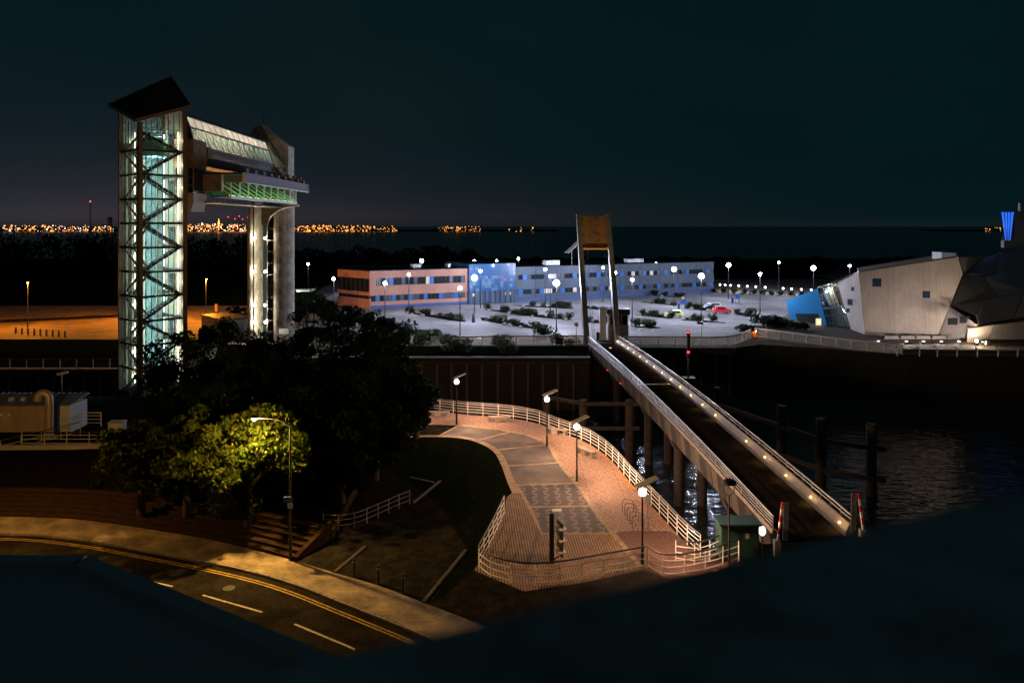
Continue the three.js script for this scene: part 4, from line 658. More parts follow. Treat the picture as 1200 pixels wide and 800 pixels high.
{ // bridge control kiosk beside the pylon
  const p = G(723, 399.5), t = thing('control_kiosk', 'small grey control cabin with dark flat roof beside the bridge pylon', 'cabin', p), x = p.x, z = p.z - 1.6;
  mb().box(x + .3, 1.3, z, 3.2, 2.6, 2.8).build('wall', mat.concrete, t); const w = mb().box(x + .3, 3.45, z, 3.0, 1.7, 2.6).build('window', mat.darkglass, t); for (const dx of [-1.5, -.6, .5, 1.5]) mb().box(x + .3 + dx, 3.45, z + 1.33, .12, 1.7, .1).build('mullion', mat.offwhite, w);
  mb().box(x + .3, 4.72, z, 3.7, .82, 3.3).build('roof', mat.steeldark, t); mb().box(x + .3, 4.25, z + 1.67, 3.6, .1, .06).build('roof_trim', M(.4, .2, .08, .6), t);
  mb().box(x - 2.2, 2.6, z + .6, 1.0, 5.2, .9).build('equipment_panel', M(.5, .53, .6, .5), t); mb().box(x - 1.4, 5.3, z + .3, 3.2, .1, 1.6, .1).build('canopy', mat.steeldark, t); mb().box(x - 3.0, .7, z + 1, .5, 1.3, .4).build('control_box', mat.blackpaint, t);
}
{ const p = G(675.5, 404), t = thing('warning_sign', 'small square orange warning sign beside the pylon foot', 'sign', p); mb().cyl(p.x, 0, 3.0, p.z, .04, .04, 8).build('post', mat.steel, t); mb().rbox(p.x, 3.2, p.z + .06, .6, .6, .05, .02).build('board', M(.75, .3, .02, .5), t); }
{ const p = G(885, 396), t = thing('orange_barrier', 'leaning orange barrier panel at the head of the promenade ramp', 'barrier', p); mb().slab([V(p.x - .35, .1, p.z), V(p.x + .35, .1, p.z), V(p.x + .1, 1.1, p.z - .2), V(p.x - .5, 1.1, p.z - .2)], V(0, 0, -.06)).build('panel', M(.75, .2, .02, .5), t); mb().box(p.x, .05, p.z, .9, .1, .5).build('foot', mat.blackpaint, t); mb().add(new THREE.SphereGeometry(.08, 8, 6).translate(p.x + .2, 1.15, p.z)).build('beacon', glow(6, 3, .3), t); pointLight(t, V(.2, 1.15, .1), C(1, .55, .15), 3, .05); }
{ const p = V(23.0, -1.4, -100), t = thing('navigation_mast', 'dark mast with red lamps on a river pile behind the parapet', 'mast', V(23, -9, -100)); mb().cyl(23, -9, -1.2, -100, .5, .45, 14).build('pile', mat.timber, t); mb().box(23, -1.1, -100, 1.6, .2, 1.6).build('platform', mat.steeldark, t); mb().cyl(23, -1, 5.1, -100, .14, .12, 8).build('mast', mat.steel, t); mb().box(23, 3.3, -100, .4, 3.6, .36).build('lamp_housing', mat.blackpaint, t); for (const h of [4.9, 2.3]) mb().add(new THREE.SphereGeometry(.16, 10, 8).translate(23 - .05, h, -99.8)).build('red_lamp', glow(5, .08, .1), t); }

// ---------------------------------------------------------------- angular museum on the point
{
  const t = thing('angular_museum', 'angular museum of leaning concrete and metal planes on the river point', 'building', V(66, 0, -130));
  const con = M(.5, .46, .42, .75, { map: rep(streak, 5.3), bumpMap: rep(bumpFine, 1.5), bumpScale: .003 }), met = M(.34, .32, .3, .42, { metalness: .15, map: rep(streak, 7) }), dark = M(.26, .25, .245, .5, { metalness: .15, map: rep(streak, 5) }), blueP = MM(.02, .12, .26);
  const q = (arr) => arr.map(([x, y, z]) => PD(x, y, z));
  const planar = (arr, i, j, k) => { const P = q(arr), n = V().crossVectors(P[j].clone().sub(P[i]), P[k].clone().sub(P[i])).normalize(); return arr.map(([x, y]) => { const d = PD(x, y, 1).sub(camera.position); return camera.position.clone().addScaledVector(d, P[i].clone().sub(camera.position).dot(n) / d.dot(n)); }); };
  const main = planar([[1007, 319, 131.5], [1123.5, 301, 127.5], [1128.5, 321, 126.5], [1099, 395, 128], [1015, 393.5, 131]], 0, 1, 4);
  const mw = mb().slab(main, V(6, 0, -14)).build('main_facade', con, t, 'leaning pale concrete facade with two small square windows');
  const inPlane = (px, py, w) => { // small square window: sits on the facade plane
    const n = V().crossVectors(main[1].clone().sub(main[0]), main[4].clone().sub(main[0])).normalize(), o = camera.position, d = PD(px, py, 1).sub(o), k = main[0].clone().sub(o).dot(n) / d.dot(n), c = o.clone().addScaledVector(d, k); if (n.z < 0) n.negate(); const u = main[1].clone().sub(main[0]).setY(0).normalize(), v = V().crossVectors(n, u).normalize(); return [c, n, u, v, w]; };
  for (const [px, py, w] of [[1028, 331, .62], [1086, 345, .5]]) { const [c, n, u, v] = inPlane(px, py, w); const rect = (s, off) => [[-s, -s], [s, -s], [s, s], [-s, s]].map(([a, b]) => c.clone().addScaledVector(u, a).addScaledVector(v, b).addScaledVector(n, off)); const f = mb().slab(rect(w, .02), n.clone().multiplyScalar(.04)).build('square_window', M(.02, .05, .08, .15), t); mb().slab(rect(w + .08, .0), n.clone().multiplyScalar(.02)).build('frame', mat.steeldark, f); }
  // shuttering joints across the facade
  mb().slab(q([[981, 329, 144], [1006.5, 319.2, 131.8], [1014.5, 393.3, 131.3], [998.5, 389, 138]]), V(8, 0, -8)).build('return_wall', con, t);
  for (const [x, y, w, h, z] of [[996.5, 354, .45, .55, 136.5], [994, 363.5, .3, .35, 137.2], [999.5, 338.5, .25, .35, 135]]) { const c = PD(x, y, z - .6); mb().box(c.x, c.y, c.z, w * 2, h * 2, .1, -.9).build('slot_window', M(.02, .06, .12, .2), t); }
  const gl = [[958.6, 337.5, 152], [980.5, 329.4, 144.2], [998, 389, 138.3], [971, 387.5, 141]];
  const G4 = q(gl), bil = (u, v) => G4[0].clone().lerp(G4[1], u).lerp(G4[3].clone().lerp(G4[2], u), v);
  mb().slab(q(gl).map(p => p.add(V(1.4, 0, -2.2))), V(.3, 0, -.5)).build('inner_wall', M(.25, .3, .3, .8), t);
  for (let i = 0; i < 6; i++) for (let j = 0; j < 6; j++) { const a = bil((i + .04) / 6, (j + .03) / 6), b = bil((i + .96) / 6, (j + .03) / 6), c = bil((i + .96) / 6, (j + .97) / 6), e = bil((i + .04) / 6, (j + .97) / 6); mb().slab([a, b, c, e], V(.02, 0, -.03)).build('pane', glassPane, t); }
  for (let i = 0; i <= 6; i++) mb().beam(bil(i / 6, 0), bil(i / 6, 1), .09, .12).build('mullion', mat.steeldark, t);
  for (let j = 0; j <= 6; j++) mb().beam(bil(0, j / 6), bil(1, j / 6), .09, j === 3 ? .3 : .09).build('transom', mat.steeldark, t);
  for (const [u, m] of [[.3, mat.white], [.5, mat.white], [.75, M(.7, .25, .08, .6)]]) { const a = bil(u, .08).add(V(.9, 0, -1.4)), b = bil(u + .06, .46).add(V(.9, 0, -1.4)); mb().beam(a, b, .9, .3).build('banner', m, t); }
  pointLight(t, bil(.5, .12).add(V(.5, .2, -.8)).sub(bases.get(t)), C(1, .9, .75), 14, .1); mb().add(new THREE.SphereGeometry(.14, 10, 8).translate(bil(.5, .12).x + .5, bil(.5, .12).y + .2, bil(.5, .12).z - .8)).build('interior_lamp', glow(8, 7, 5.5), t);
  mb().slab(q([[921.5, 352.5, 160], [958, 337.8, 152.2], [970.8, 388, 141.4], [927, 378, 152]]), V(4, 0, -3)).build('blue_wall', blueP, t, 'bright blue rendered wall with a dark slab for its shaded entrance slot');
  mb().slab(q([[932, 367.5, 152.6], [957, 367.5, 147.4], [960, 379, 145.2], [936, 378, 150]]), V(.12, 0, .3)).build('entrance_shade_slab', mat.darkglass, t);  // dark slab laid on the wall stands in for the entrance recess shade
  { const c = PD(959.5, 377, 143.5); mb().rbox(c.x, c.y, c.z, 1.0, 1.3, .12, .03).build('lit_poster', glow(.9, .55, .22, .4), t); mb().box(c.x, c.y / 2 - .4, c.z - .05, .1, c.y - .3, .1).build('poster_post', mat.steeldark, t); pointLight(t, c.clone().add(V(0, 0, .25)).sub(bases.get(t)), C(1, .7, .35), 1.5, .1); }
  mb().slab([PD(958.6, 337.5, 152), PD(981, 329, 144.2), PD(1007, 319, 131.6), PD(1123.5, 301, 127.6), V(82, 11.8, -142), V(70, 7.6, -160)], V(0, .25, 0)).build('roof', dark, t);
  mb().slab(q([[1104, 295.5, 131], [1121, 296.5, 131], [1121, 303, 131], [1104, 304.5, 131]]), V(0, 0, -3)).build('roof_light', glow(.06, .065, .085, .3), t);
  // metal body: tilted panels with open joints
  const shrink = (pts, d) => { const c = pts.reduce((s, p) => s.add(p), V()).divideScalar(pts.length); return pts.map(p => { const v = p.clone().sub(c), l = v.length(); return c.clone().add(v.multiplyScalar((l - d) / l)); }); };
  const panel = (a, m = met, d = .09) => mb().slab(shrink(q(a), d), V(.3, .1, -.8)).build('metal_panel', m, t);
  panel([[1129.5, 322.5, 131], [1152, 324, 130.5], [1170, 348, 127], [1115.5, 358, 127]]);
  panel([[1152, 324, 130.5], [1205, 315.5, 131], [1205, 343.3, 126], [1170, 348, 127]]);
  panel([[1205, 315.5, 131], [1265, 306, 131], [1265, 334, 125], [1205, 343.3, 126]]);
  panel([[1115.5, 358, 127], [1152.7, 352.3, 126.5], [1144.4, 370.5, 124.2]]);
  panel([[1152.7, 352.3, 126.5], [1200, 344, 126], [1188, 373.3, 122.2], [1148, 380.7, 122.4], [1144.4, 370.5, 124.2]]);
  panel([[1200, 344, 126], [1265, 334, 125], [1265, 361, 121], [1188, 373.3, 122.2]]);
  panel([[1130, 320.5, 131.4], [1155, 301, 134], [1172, 297, 134.5], [1166, 321.5, 131.4]], dark); panel([[1172, 297, 134.5], [1215, 288, 136], [1265, 280, 136], [1265, 305, 131.4], [1166, 321.5, 131.4]], dark);
  panel([[1124, 301.5, 129.5], [1155, 300, 134], [1130, 320, 130.5]], dark);
  mb().slab(q([[1128, 320, 133], [1270, 300, 134], [1270, 396, 128], [1100, 395, 131]]), V(3, 0, -18)).build('body_core', met, t);
  mb().slab(q([[1100, 395, 128.5], [1114, 359.5, 127.4], [1147, 381.5, 123], [1134.5, 385, 124.5], [1131, 396, 124.5]]), V(.5, 0, -1)).build('recess_wall', M(.26, .25, .245, .6), t);
  for (const [x, y] of [[1117, 376.5], [1131, 374.5]]) { const c = PD(x, y, 124.6); mb().box(c.x, c.y, c.z, 1.7, 1.1, .08, .1).build('recess_window', mat.darkglass, t); }
  mb().slab(q([[1135, 385, 123.5], [1165, 381, 122.6], [1160, 396, 122.6], [1133.5, 402, 123.5]]), V(1, 0, -2)).build('base_wall', met, t); mb().slab(q([[1165, 381, 122.7], [1265, 368, 120.5], [1265, 398, 120.5], [1160, 397.5, 122.7]]), V(1, 0, -2)).build('base_wall', dark, t);
  for (let i = 0; i < 9; i++) { const x = 1098 + i * 18.5 - 60; mb().slab(q([[x, 393.5, 126.4], [x + 15, 393.5, 126.4], [x + 17.5, 398.5, 126.4], [x - 1, 398.5, 126.4]]), V(0, 0, -.15)).build('base_panel', dark, t); }
  // blue lit glass prow
  const prow = glow(.03, .16, .95, .1); mb().slab(q([[1174, 248.5, 136], [1188.5, 248.5, 136], [1184.5, 281.5, 134], [1178.5, 281, 134]]), V(.3, 0, -.4)).build('lit_prow', prow, t, 'blue glowing glass prow');
  for (const [x0, x1] of [[1177.5, 1180.2], [1181.2, 1181.7], [1184.8, 1183.2]]) mb().beam(PD(x0, 248.5, 135.9), PD(x1, 281, 133.9), .1, .12).build('prow_mullion', mat.steeldark, t);
  pointLight(t, PD(1181, 262, 134.4).sub(bases.get(t)), C(.1, .3, 1), 3, .3);
  mb().slab(q([[1189, 248.5, 136.2], [1225, 245, 137], [1225, 290, 135], [1177, 290.5, 135], [1177.5, 282, 134.4], [1185, 282, 134.4]]), V(2, 0, -4)).build('prow_body', dark, t);
  mb().cyl(PD(1196, 240, 138).x, PD(1196, 248, 138).y, PD(1196, 238, 138).y, -138, .3, .3, 8).build('mast', mat.offwhite, t);
}
{ // floodlights on the promenade washing the museum walls
  const f = thing('ground_floodlight', 'small ground floodlight in the row at the museum foot', 'floodlight', V(0, 0, 0), 'floodlights washing the museum wall');
  mb().rbox(0, .12, 0, .5, .24, .4, .05).build('housing', mat.steeldark, f); mb().rbox(0, .32, -.05, .4, .14, .2, .04).build('lens', glow(3, 2.3, 1.6), f);
  [[1030, 402], [1063, 402.5], [1083, 402.5], [1104, 402.5], [1124.5, 402.5]].forEach(([x, y], i) => { const p = G(x, y, .01), o = i ? dup(f, p) : f; o.position.copy(p); o.userData.lit = 1; delete o.userData.lit;
    const l = new THREE.SpotLight(C(1, .8, .74), 46, 0, 1.25, .9, 2); l.position.set(0, .48, -.25); l.target.position.set(.8, 4.6, -6.5); l.castShadow = true; l.shadow.radius = 6; o.add(l); o.add(l.target); });
  const b = thing('ground_floodlight', 'brilliant floodlight glaring at the foot of the metal clad wall', 'floodlight', G(1144.5, 404.5, .01)); const o = bases.get(b);
  mb().rbox(o.x, .25, o.z, .5, .5, .4, .05).build('housing', mat.steeldark, b); mb().add(new THREE.SphereGeometry(.24, 14, 10).translate(o.x, .72, o.z + .1)).build('lens', glow(24, 18, 12), b); pointLight(b, V(0, .72, .1), C(1, .74, .5), 80, .15);
  const u = PD(1152, 384.5, 120.6).setY(.01), up2 = thing('ground_floodlight', 'small spotlight below the overhanging metal edge', 'floodlight', u); mb().rbox(u.x, .2, u.z, .4, .4, .3, .04).build('housing', mat.steeldark, up2); mb().rbox(u.x, .44, u.z, .3, .06, .22, .02).build('lens', glow(6, 4, 2), up2); { const l = new THREE.SpotLight(C(1, .74, .5), 170, 0, 1.0, .8, 2); l.position.set(0, .6, 0); l.target.position.set(.3, 5, -3.0); l.castShadow = true; l.shadow.radius = 5; up2.add(l); up2.add(l.target); }
  mb().rbox(o.x + 1.7, .4, o.z, .5, .7, .4, .05).build('control_box', mat.offwhite, b);
}

// ---------------------------------------------------------------- river furniture
{
  const t = thing('timber_fender', 'dark timber fender of three piles standing in the river by the bridge', 'fender', V(31, -8, -78)); const ps = [[34.9, -74.5, -.4], [31, -77, -.5], [28.8, -82, -.4]];
  for (const [x, z, h] of ps) mb().cyl(x, -9, h, z, .52, .46, 12).build('pile', mat.timber, t);
  const far = V(24.6, 0, -92); mb().cyl(24.6, -9, -.6, -92, .45, .42, 12).build('pile', mat.timber, t);
  const line = [V(35.9, 0, -73.6), V(34.9, 0, -74.0), V(31, 0, -76.5), V(28.8, 0, -81.5), V(24.6, 0, -91.6)]; for (const h of [-2.6, -5.6]) for (let i = 0; i < 4; i++) mb().beam(line[i].clone().setY(h), line[i + 1].clone().setY(h), .35, .45).build('waling', mat.timber, t);
  const s = thing('timber_fender', 'timber fender with two piles and walings in the shadow left under the bridge'.replace('left ', ''), 'fender', V(10, -8, -85)); for (const x of [7.9, 13.0]) mb().cyl(x, -9, -.45, -84.8, .5, .46, 12).build('pile', mat.pier, s); mb().cyl(4, -9, -.5, -88, .5, .46, 12).build('pile', mat.pier, s);
  for (const h of [-.8, -3.5]) { mb().beam(V(7.4, h, -84.4), V(14, h, -84.4), .3, .35).build('waling', mat.pier, s); mb().beam(V(4, h, -87.6), V(7.9, h, -84.5), .3, .35).build('waling', mat.pier, s); }
}

// ---------------------------------------------------------------- plaza furniture
railing(plazaRail.slice(1), { name: 'waterside_railing', label: 'long white curved railing on the plaza edge above the river', spacing: 1.62, height: 1.22, rails: [.28, .55, .82, 1.06, 1.24], topMat: mat.steel });
railing([V(-20, 0, -80.6), V(-14, 0, -79.6), plazaRail[0].clone()], { name: 'waterside_railing', label: 'dim white railing behind the trees beside the ladder hoops', spacing: 1.8, height: 1.2, rails: [.35, .75, 1.2] });
{ const t = thing('ladder_hoops', 'pair of tall white hoops at a river ladder head', 'ladder', G(492, 481)); const a = G(488, 481.5), b = G(496, 481); for (const p of [a, b]) mb().tube([p.clone(), p.clone().setY(1.35), p.clone().add(V(.16, 1.58, -.1)), p.clone().add(V(.32, 1.35, -.2)), p.clone().add(V(.32, 0, -.2))], .05, 8, false, 24).build('hoop', mat.railwhite, t); for (const h of [.4, .8, 1.2]) mb().bar(a.clone().setY(h), b.clone().setY(h), .03).build('bar', mat.railwhite, t); }
const leftRail = [[591, 602], [584, 618], [575, 637], [565, 656], [561, 664]].map(([x, y]) => G(x, y)), frontRail = [[561, 665.5], [572, 675], [592, 682], [618, 686], [645, 685], [678, 680], [704, 674.5], [730, 670], [756, 665]].map(([x, y]) => G(x, y));
const rs = { spacing: 1.35, height: 1.16, rails: [.16, .5, .84, 1.18], topMat: mat.raildark, topR: .05, railR: .026 };
railing(leftRail, { ...rs, label: 'white railing running back along the dark lawn edge' });
railing(frontRail, { ...rs, label: 'white bowed railing with black handrail across the plaza front' });
railing([[759, 665], [780, 676.5], [800, 674], [831, 668.5], [866, 657]].map(([x, y]) => G(x, y)), { ...rs, label: 'white railing with black handrail below the green cabinet' });
railing([[792, 657], [812, 660], [832, 656], [845, 650]].map(([x, y]) => G(x, y)), { ...rs, label: 'short curved white railing beside the green cabinet', spacing: 1.0 });
railing([[378.5, 620], [399, 621], [418, 617.5], [434, 611], [450, 604], [465, 597], [480, 591]].map(([x, y]) => G(x, y)), { label: 'low white railing beside the dark path under the trees', spacing: .98, height: .98, rails: [.3, .62, .92], railR: .02, topR: .022, flat: true, pw: .05, pd: .05, postMat: M(.2, .19, .18, .6), railMat: M(.2, .19, .18, .6) });
{ // plaza lamps with slanted reflector plates
  const t = thing('plaza_lamp', 'slim reflector lamp closest to the ladder hoops', 'street lamp', V(0, 0, 0), 'reflector lamps on the plaza');
  mb().cyl(0, 0, .9, 0, .085, .08, 12).build('base', mat.blackpaint, t); mb().cyl(0, .9, 3.75, 0, .06, .05, 10).build('pole', mat.blackpaint, t);
  mb().cyl(0, 3.72, 3.84, 0, .06, .15, 12).build('collar', mat.steel, t);
  mb().add(new THREE.SphereGeometry(.22, 18, 12).translate(0, 4.02, 0)).build('globe', glow(16, 13, 11), t); pointLight(t, V(0, 4.02, 0), lampWarm, 170, .18); { const l = new THREE.SpotLight(lampWarm, 360, 0, 1.25, .8, 2); l.position.set(.05, 4.0, 0); l.castShadow = true; l.shadow.radius = 6; t.add(l); }
  mb().beam(V(-.34, 4.36, .1), V(.86, 4.78, -.18), .6, .05).build('reflector_plate', mat.white, t); mb().bar(V(0, 3.8, -.25), V(.1, 4.5, -.25), .02).bar(V(0, 3.8, .25), V(.1, 4.5, .25), .02).build('reflector_arm', mat.steeldark, t);
  [[535, 497], [641, 523], [676, 564]].forEach(([x, y], i) => { const p = G(x, y); i ? dup(t, p, .1, ['', 'slim reflector lamp second along from the ladder hoops', 'slim reflector lamp third along, beside the patterned path panels'][i]) : t.position.copy(p); });
  const k = dup(t, G(753, 661), 0, 'slim plaza lamp with dark topped reflector beside the bike hoops'); delete k.userData.group; k.traverse(o => { if (o.isPointLight) o.intensity = 120; if (o.isSpotLight) o.intensity = 300; }); k.userData.category = 'street lamp'; scene.updateMatrixWorld(true); scene.traverse(o => { if (o.isSpotLight && o.parent.name.startsWith('plaza_lamp')) { const q = new THREE.Object3D(); q.position.set(2.0, 0, .4); o.parent.add(q); o.target = q; } });
}
{ // concrete benches
  const t = thing('concrete_bench', 'concrete bench next to the ladder hoops on the plaza', 'bench', V(0, 0, 0), 'benches along the plaza railing'); const bm = M(.42, .37, .32, .85, { map: rep(patchy, 1.4), bumpMap: rep(bumpFine, .8), bumpScale: .006 });
  mb().rbox(0, .47, 0, 2.2, .1, .55, .03).build('seat', bm, t); mb().rbox(-.1, .21, 0, .62, .42, .5, .03).build('support', bm, t); mb().rbox(.88, .21, 0, .3, .42, .5, .03).build('support', bm, t); mb().rbox(-.9, .21, 0, .2, .42, .5, .03).build('support', bm, t);
  [[514, 488, 0], [585, 494, -.1], [652, 508.5, -.5], [686.5, 533, -.95]].forEach(([x, y, a], i) => { const p = G(x, y); const o = i ? dup(t, p, a, ['', 'concrete bench between the first two lamps from the ladder hoops', 'concrete bench just beside the second lamp from the ladder hoops', 'concrete bench behind the third lamp, among fallen leaves'][i]) : t; o.position.copy(p); o.rotation.y = a; });
}
{ // cycle hoops
  const t = thing('cycle_hoop', 'dark steel cycle hoop in the row by the plaza railing', 'bike rack', V(0, 0, 0), 'cycle hoops on the plaza'); mb().tube([V(-.35, 0, 0), V(-.35, .7, 0), V(-.22, .82, 0), V(.22, .82, 0), V(.35, .7, 0), V(.35, 0, 0)], .028, 8, false, 30).build('hoop', mat.steel, t);
  [[736, 600], [739, 605], [742, 610], [745, 615], [748, 620]].forEach(([x, y], i) => { const p = G(x, y); const o = i ? dup(t, p, -.3) : t; o.position.copy(p); o.rotation.y = -.3; });
  const p = G(759, 624), s = thing('sign_post', 'thin grey sign post behind the bike hoops', 'sign', p); mb().cyl(p.x, 0, 2.3, p.z, .035, .035, 8).build('post', mat.steel, s); mb().rbox(p.x, 2.1, p.z + .05, .4, .5, .03, .01).build('plate', mat.steel, s);
}
{ // information totem
  const p = G(646.5, 657.5), t = thing('information_totem', 'black information totem with ribbed side panel behind the bowed railing', 'totem', p);
  mb().rbox(p.x, 1.35, p.z, .26, 2.7, .2, .03).build('post', mat.blackpaint, t); const q = mb().box(p.x + .5, 1.25, p.z - .2, .1, 1.9, .9, .25).build('panel', mat.steeldark, t); for (const h of [.6, 1.25, 1.9]) mb().box(p.x + .52, h, p.z - .05, .4, .07, .95, .25).build('bracket', mat.offwhite, q);
  mb().box(p.x + .3, 2.75, p.z - .3, .55, .06, .35, .1).build('top_plate', mat.white, t); mb().bar(V(p.x, .05, p.z), V(p.x + .6, .3, p.z - .2), .04).build('foot', mat.steeldark, t);
}
{ // green cabinet, white globe, raised booms, unlit lamp
  const p = G(867, 655), t = thing('equipment_cabinet', 'dark green equipment cabinet with overhanging lid at the bridge end', 'cabinet', p), gm = M(.025, .075, .06, .5, { map: rep(streak, 1) });
  mb().rbox(p.x, .95, p.z - .5, 2.15, 1.9, 1.2, .03).build('body', gm, t); mb().rbox(p.x, 1.98, p.z - .5, 2.4, .12, 1.45, .03).build('lid', gm, t); mb().box(p.x + .4, 1.35, p.z + .11, .22, .3, .02).build('notice', mat.offwhite, t); for (const dx of [-.52, .52]) mb().box(p.x + dx, .95, p.z + .105, .98, 1.7, .02).build('door', M(.02, .06, .05, .5), t);
  const c = G(893.5, 655), w = thing('bollard_light', 'white oval bollard light at the bridge end', 'lamp', c); mb().cyl(c.x, 0, 1.35, c.z, .05, .05, 8).build('post', mat.steel, w); mb().add(new THREE.SphereGeometry(.2, 16, 12).scale(1, 1.4, 1).translate(c.x, 1.6, c.z)).build('globe', glow(1.6, 1.55, 1.45), w); pointLight(w, V(0, 1.6, .0), C(1, .95, .85), 2.2, .1);
  const boom = (px, py, lab, side) => { const b = G(px, py), o = thing('barrier_boom', lab, 'barrier', b); mb().rbox(b.x, .5, b.z, .36, 1.0, .36, .04).build('pedestal', mat.offwhite, o); const lean = .1 * side; for (let i = 0; i < 6; i++) mb().beam(V(b.x + lean * i * .45, 1 + i * .36, b.z + .1), V(b.x + lean * (i + 1) * .45, 1 + (i + 1) * .36, b.z + .1), .13, .1).build('boom_band', i % 2 ? M(.6, .02, .03, .4) : mat.white, o); mb().beam(V(b.x + .5 * side, .9, b.z - .1), V(b.x + .5 * side + .05, 3.1, b.z - .1), .3, .06).build('skirt', mat.steel, o); };
  boom(911, 653, 'raised red and white boom next to the green cabinet', 1); boom(1011, 640, 'raised red and white boom across the bridge from the cabinet', -1);
  const l = G(854.5, 668), u = thing('heritage_lamp', 'unlit black lantern post standing before the green cabinet', 'street lamp', l); mb().cyl(l.x, 0, 1, l.z, .09, .07, 10).build('base', mat.blackpaint, u); mb().cyl(l.x, 1, 4.1, l.z, .05, .04, 8).build('pole', mat.blackpaint, u); for (const s of [-1, 1]) mb().tube([V(l.x, 4.05, l.z), V(l.x + s * .28, 4.35, l.z), V(l.x + s * .26, 4.75, l.z)], .02, 6, false, 12).build('bracket', mat.blackpaint, u); mb().add(new THREE.CylinderGeometry(.34, .42, .14, 18).translate(l.x, 4.82, l.z)).add(new THREE.CylinderGeometry(.2, .34, .1, 18).translate(l.x, 4.94, l.z)).build('hood', mat.blackpaint, u);
}
{ // fallen leaves along the railing foot
  const n = 230, g = new THREE.PlaneGeometry(.11, .08).rotateX(-Math.PI / 2), im = new THREE.InstancedMesh(g, M(.55, .2, .02, .9, { side: THREE.DoubleSide }), n), cv = new THREE.CatmullRomCurve3(plazaRail, false, 'centripetal'), m = new THREE.Matrix4(), qn = new THREE.Quaternion(), e = new THREE.Euler();
  for (let i = 0; i < n; i++) { const c = [.52, .56, .6, .66, .7, .74, .82, .88][i % 8], u = Math.min(.99, Math.max(0, c + .03 * (rnd() + rnd() - 1))), p = cv.getPointAt(u), t = cv.getTangentAt(u), off = .1 + .55 * rnd() * rnd(); e.set(rr(-.4, .4), rr(0, 6), rr(-.4, .4)); m.compose(V(p.x - t.z * off, .02 + rnd() * .03, p.z + t.x * off), qn.setFromEuler(e), V(1, 1, 1)); im.setMatrixAt(i, m); im.setColorAt(i, C(1, rr(.6, 1.3), 1)); }
  im.name = 'fallen_leaves'; im.userData = { kind: 'stuff', label: 'orange fallen leaves drifted along the plaza railing', category: 'leaves' }; scene.add(im);
}
for (const [x, y] of [[415, 675.5], [443, 684], [472, 695]]) { const p = G(x, y), t = thing('bollard', 'black bollard standing across the dark path mouth', 'bollard', p, 'bollards at the path mouth'); mb().cyl(p.x, 0, .95, p.z, .08, .075, 12).add(new THREE.SphereGeometry(.08, 12, 8).translate(p.x, .95, p.z)).build('post', mat.blackpaint, t); mb().cyl(p.x, .78, .84, p.z, .083, .083, 12).build('band', mat.steel, t); }

// ---------------------------------------------------------------- steps, bank and plant on the near bank
const bk = new THREE.CatmullRomCurve3(backEdge.slice(0, 8), false, 'centripetal');
{
  const s = thing('terrace_steps', 'long brick terrace steps rising from the footway to the trees', 'steps', backEdge[1].clone()); const n = 6;
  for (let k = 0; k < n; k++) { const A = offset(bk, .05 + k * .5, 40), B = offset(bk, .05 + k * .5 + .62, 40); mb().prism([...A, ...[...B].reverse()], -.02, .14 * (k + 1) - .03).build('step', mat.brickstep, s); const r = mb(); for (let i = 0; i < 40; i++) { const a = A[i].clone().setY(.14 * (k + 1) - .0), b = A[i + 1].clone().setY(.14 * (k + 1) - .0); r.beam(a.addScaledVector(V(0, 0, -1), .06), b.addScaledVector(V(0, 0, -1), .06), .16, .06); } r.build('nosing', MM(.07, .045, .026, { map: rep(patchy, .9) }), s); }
  const c0 = G(343, 656), c1 = V(-11.1, 0, -46.4); mb().slab([c0.clone().setY(-.02), c1.clone().setY(-.02), c1.clone().setY(1.05), c0.clone().setY(.2)], V(.25, 0, .1)).build('cheek_wall', mat.brickstep, s);
  const F = offset(bk, 3.1, 30), top = [], g = []; const nx = 30, nz = 10, pos = [], idx = [];
  for (let i = 0; i <= nx; i++) for (let j = 0; j <= nz; j++) { const f = F[i], bz = -64, v = j / nz; const x = f.x + (f.x * 1.02 - f.x) * v, z = f.z + (bz - f.z) * v; const h = .8 + 1.05 * Math.min(1, v * 1.6) + .12 * (fbm(x * .7 + 40, z * .7 + 90, 999, 91, 3) - .5); pos.push(x, Math.max(.02, i > nx - 3 ? h - .5 * (i - nx + 3) / 3 : h), z); }
  for (let i = 0; i < nx; i++) for (let j = 0; j < nz; j++) { const a = i * (nz + 1) + j, b = a + nz + 1; idx.push(a, b, b + 1, a, b + 1, a + 1); }
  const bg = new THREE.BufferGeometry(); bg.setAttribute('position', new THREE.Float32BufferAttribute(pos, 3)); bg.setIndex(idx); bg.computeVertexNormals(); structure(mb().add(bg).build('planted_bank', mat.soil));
  // side of the bank towards the path
  const e = F[30]; structure(mb().slab([V(e.x, -.02, e.z), V(e.x * 1.02, -.02, -64), V(e.x * 1.02, 1.4, -64), V(e.x, .4, e.z)], V(.2, 0, 0)).build('bank_retaining_wall', mat.brickstep));
}
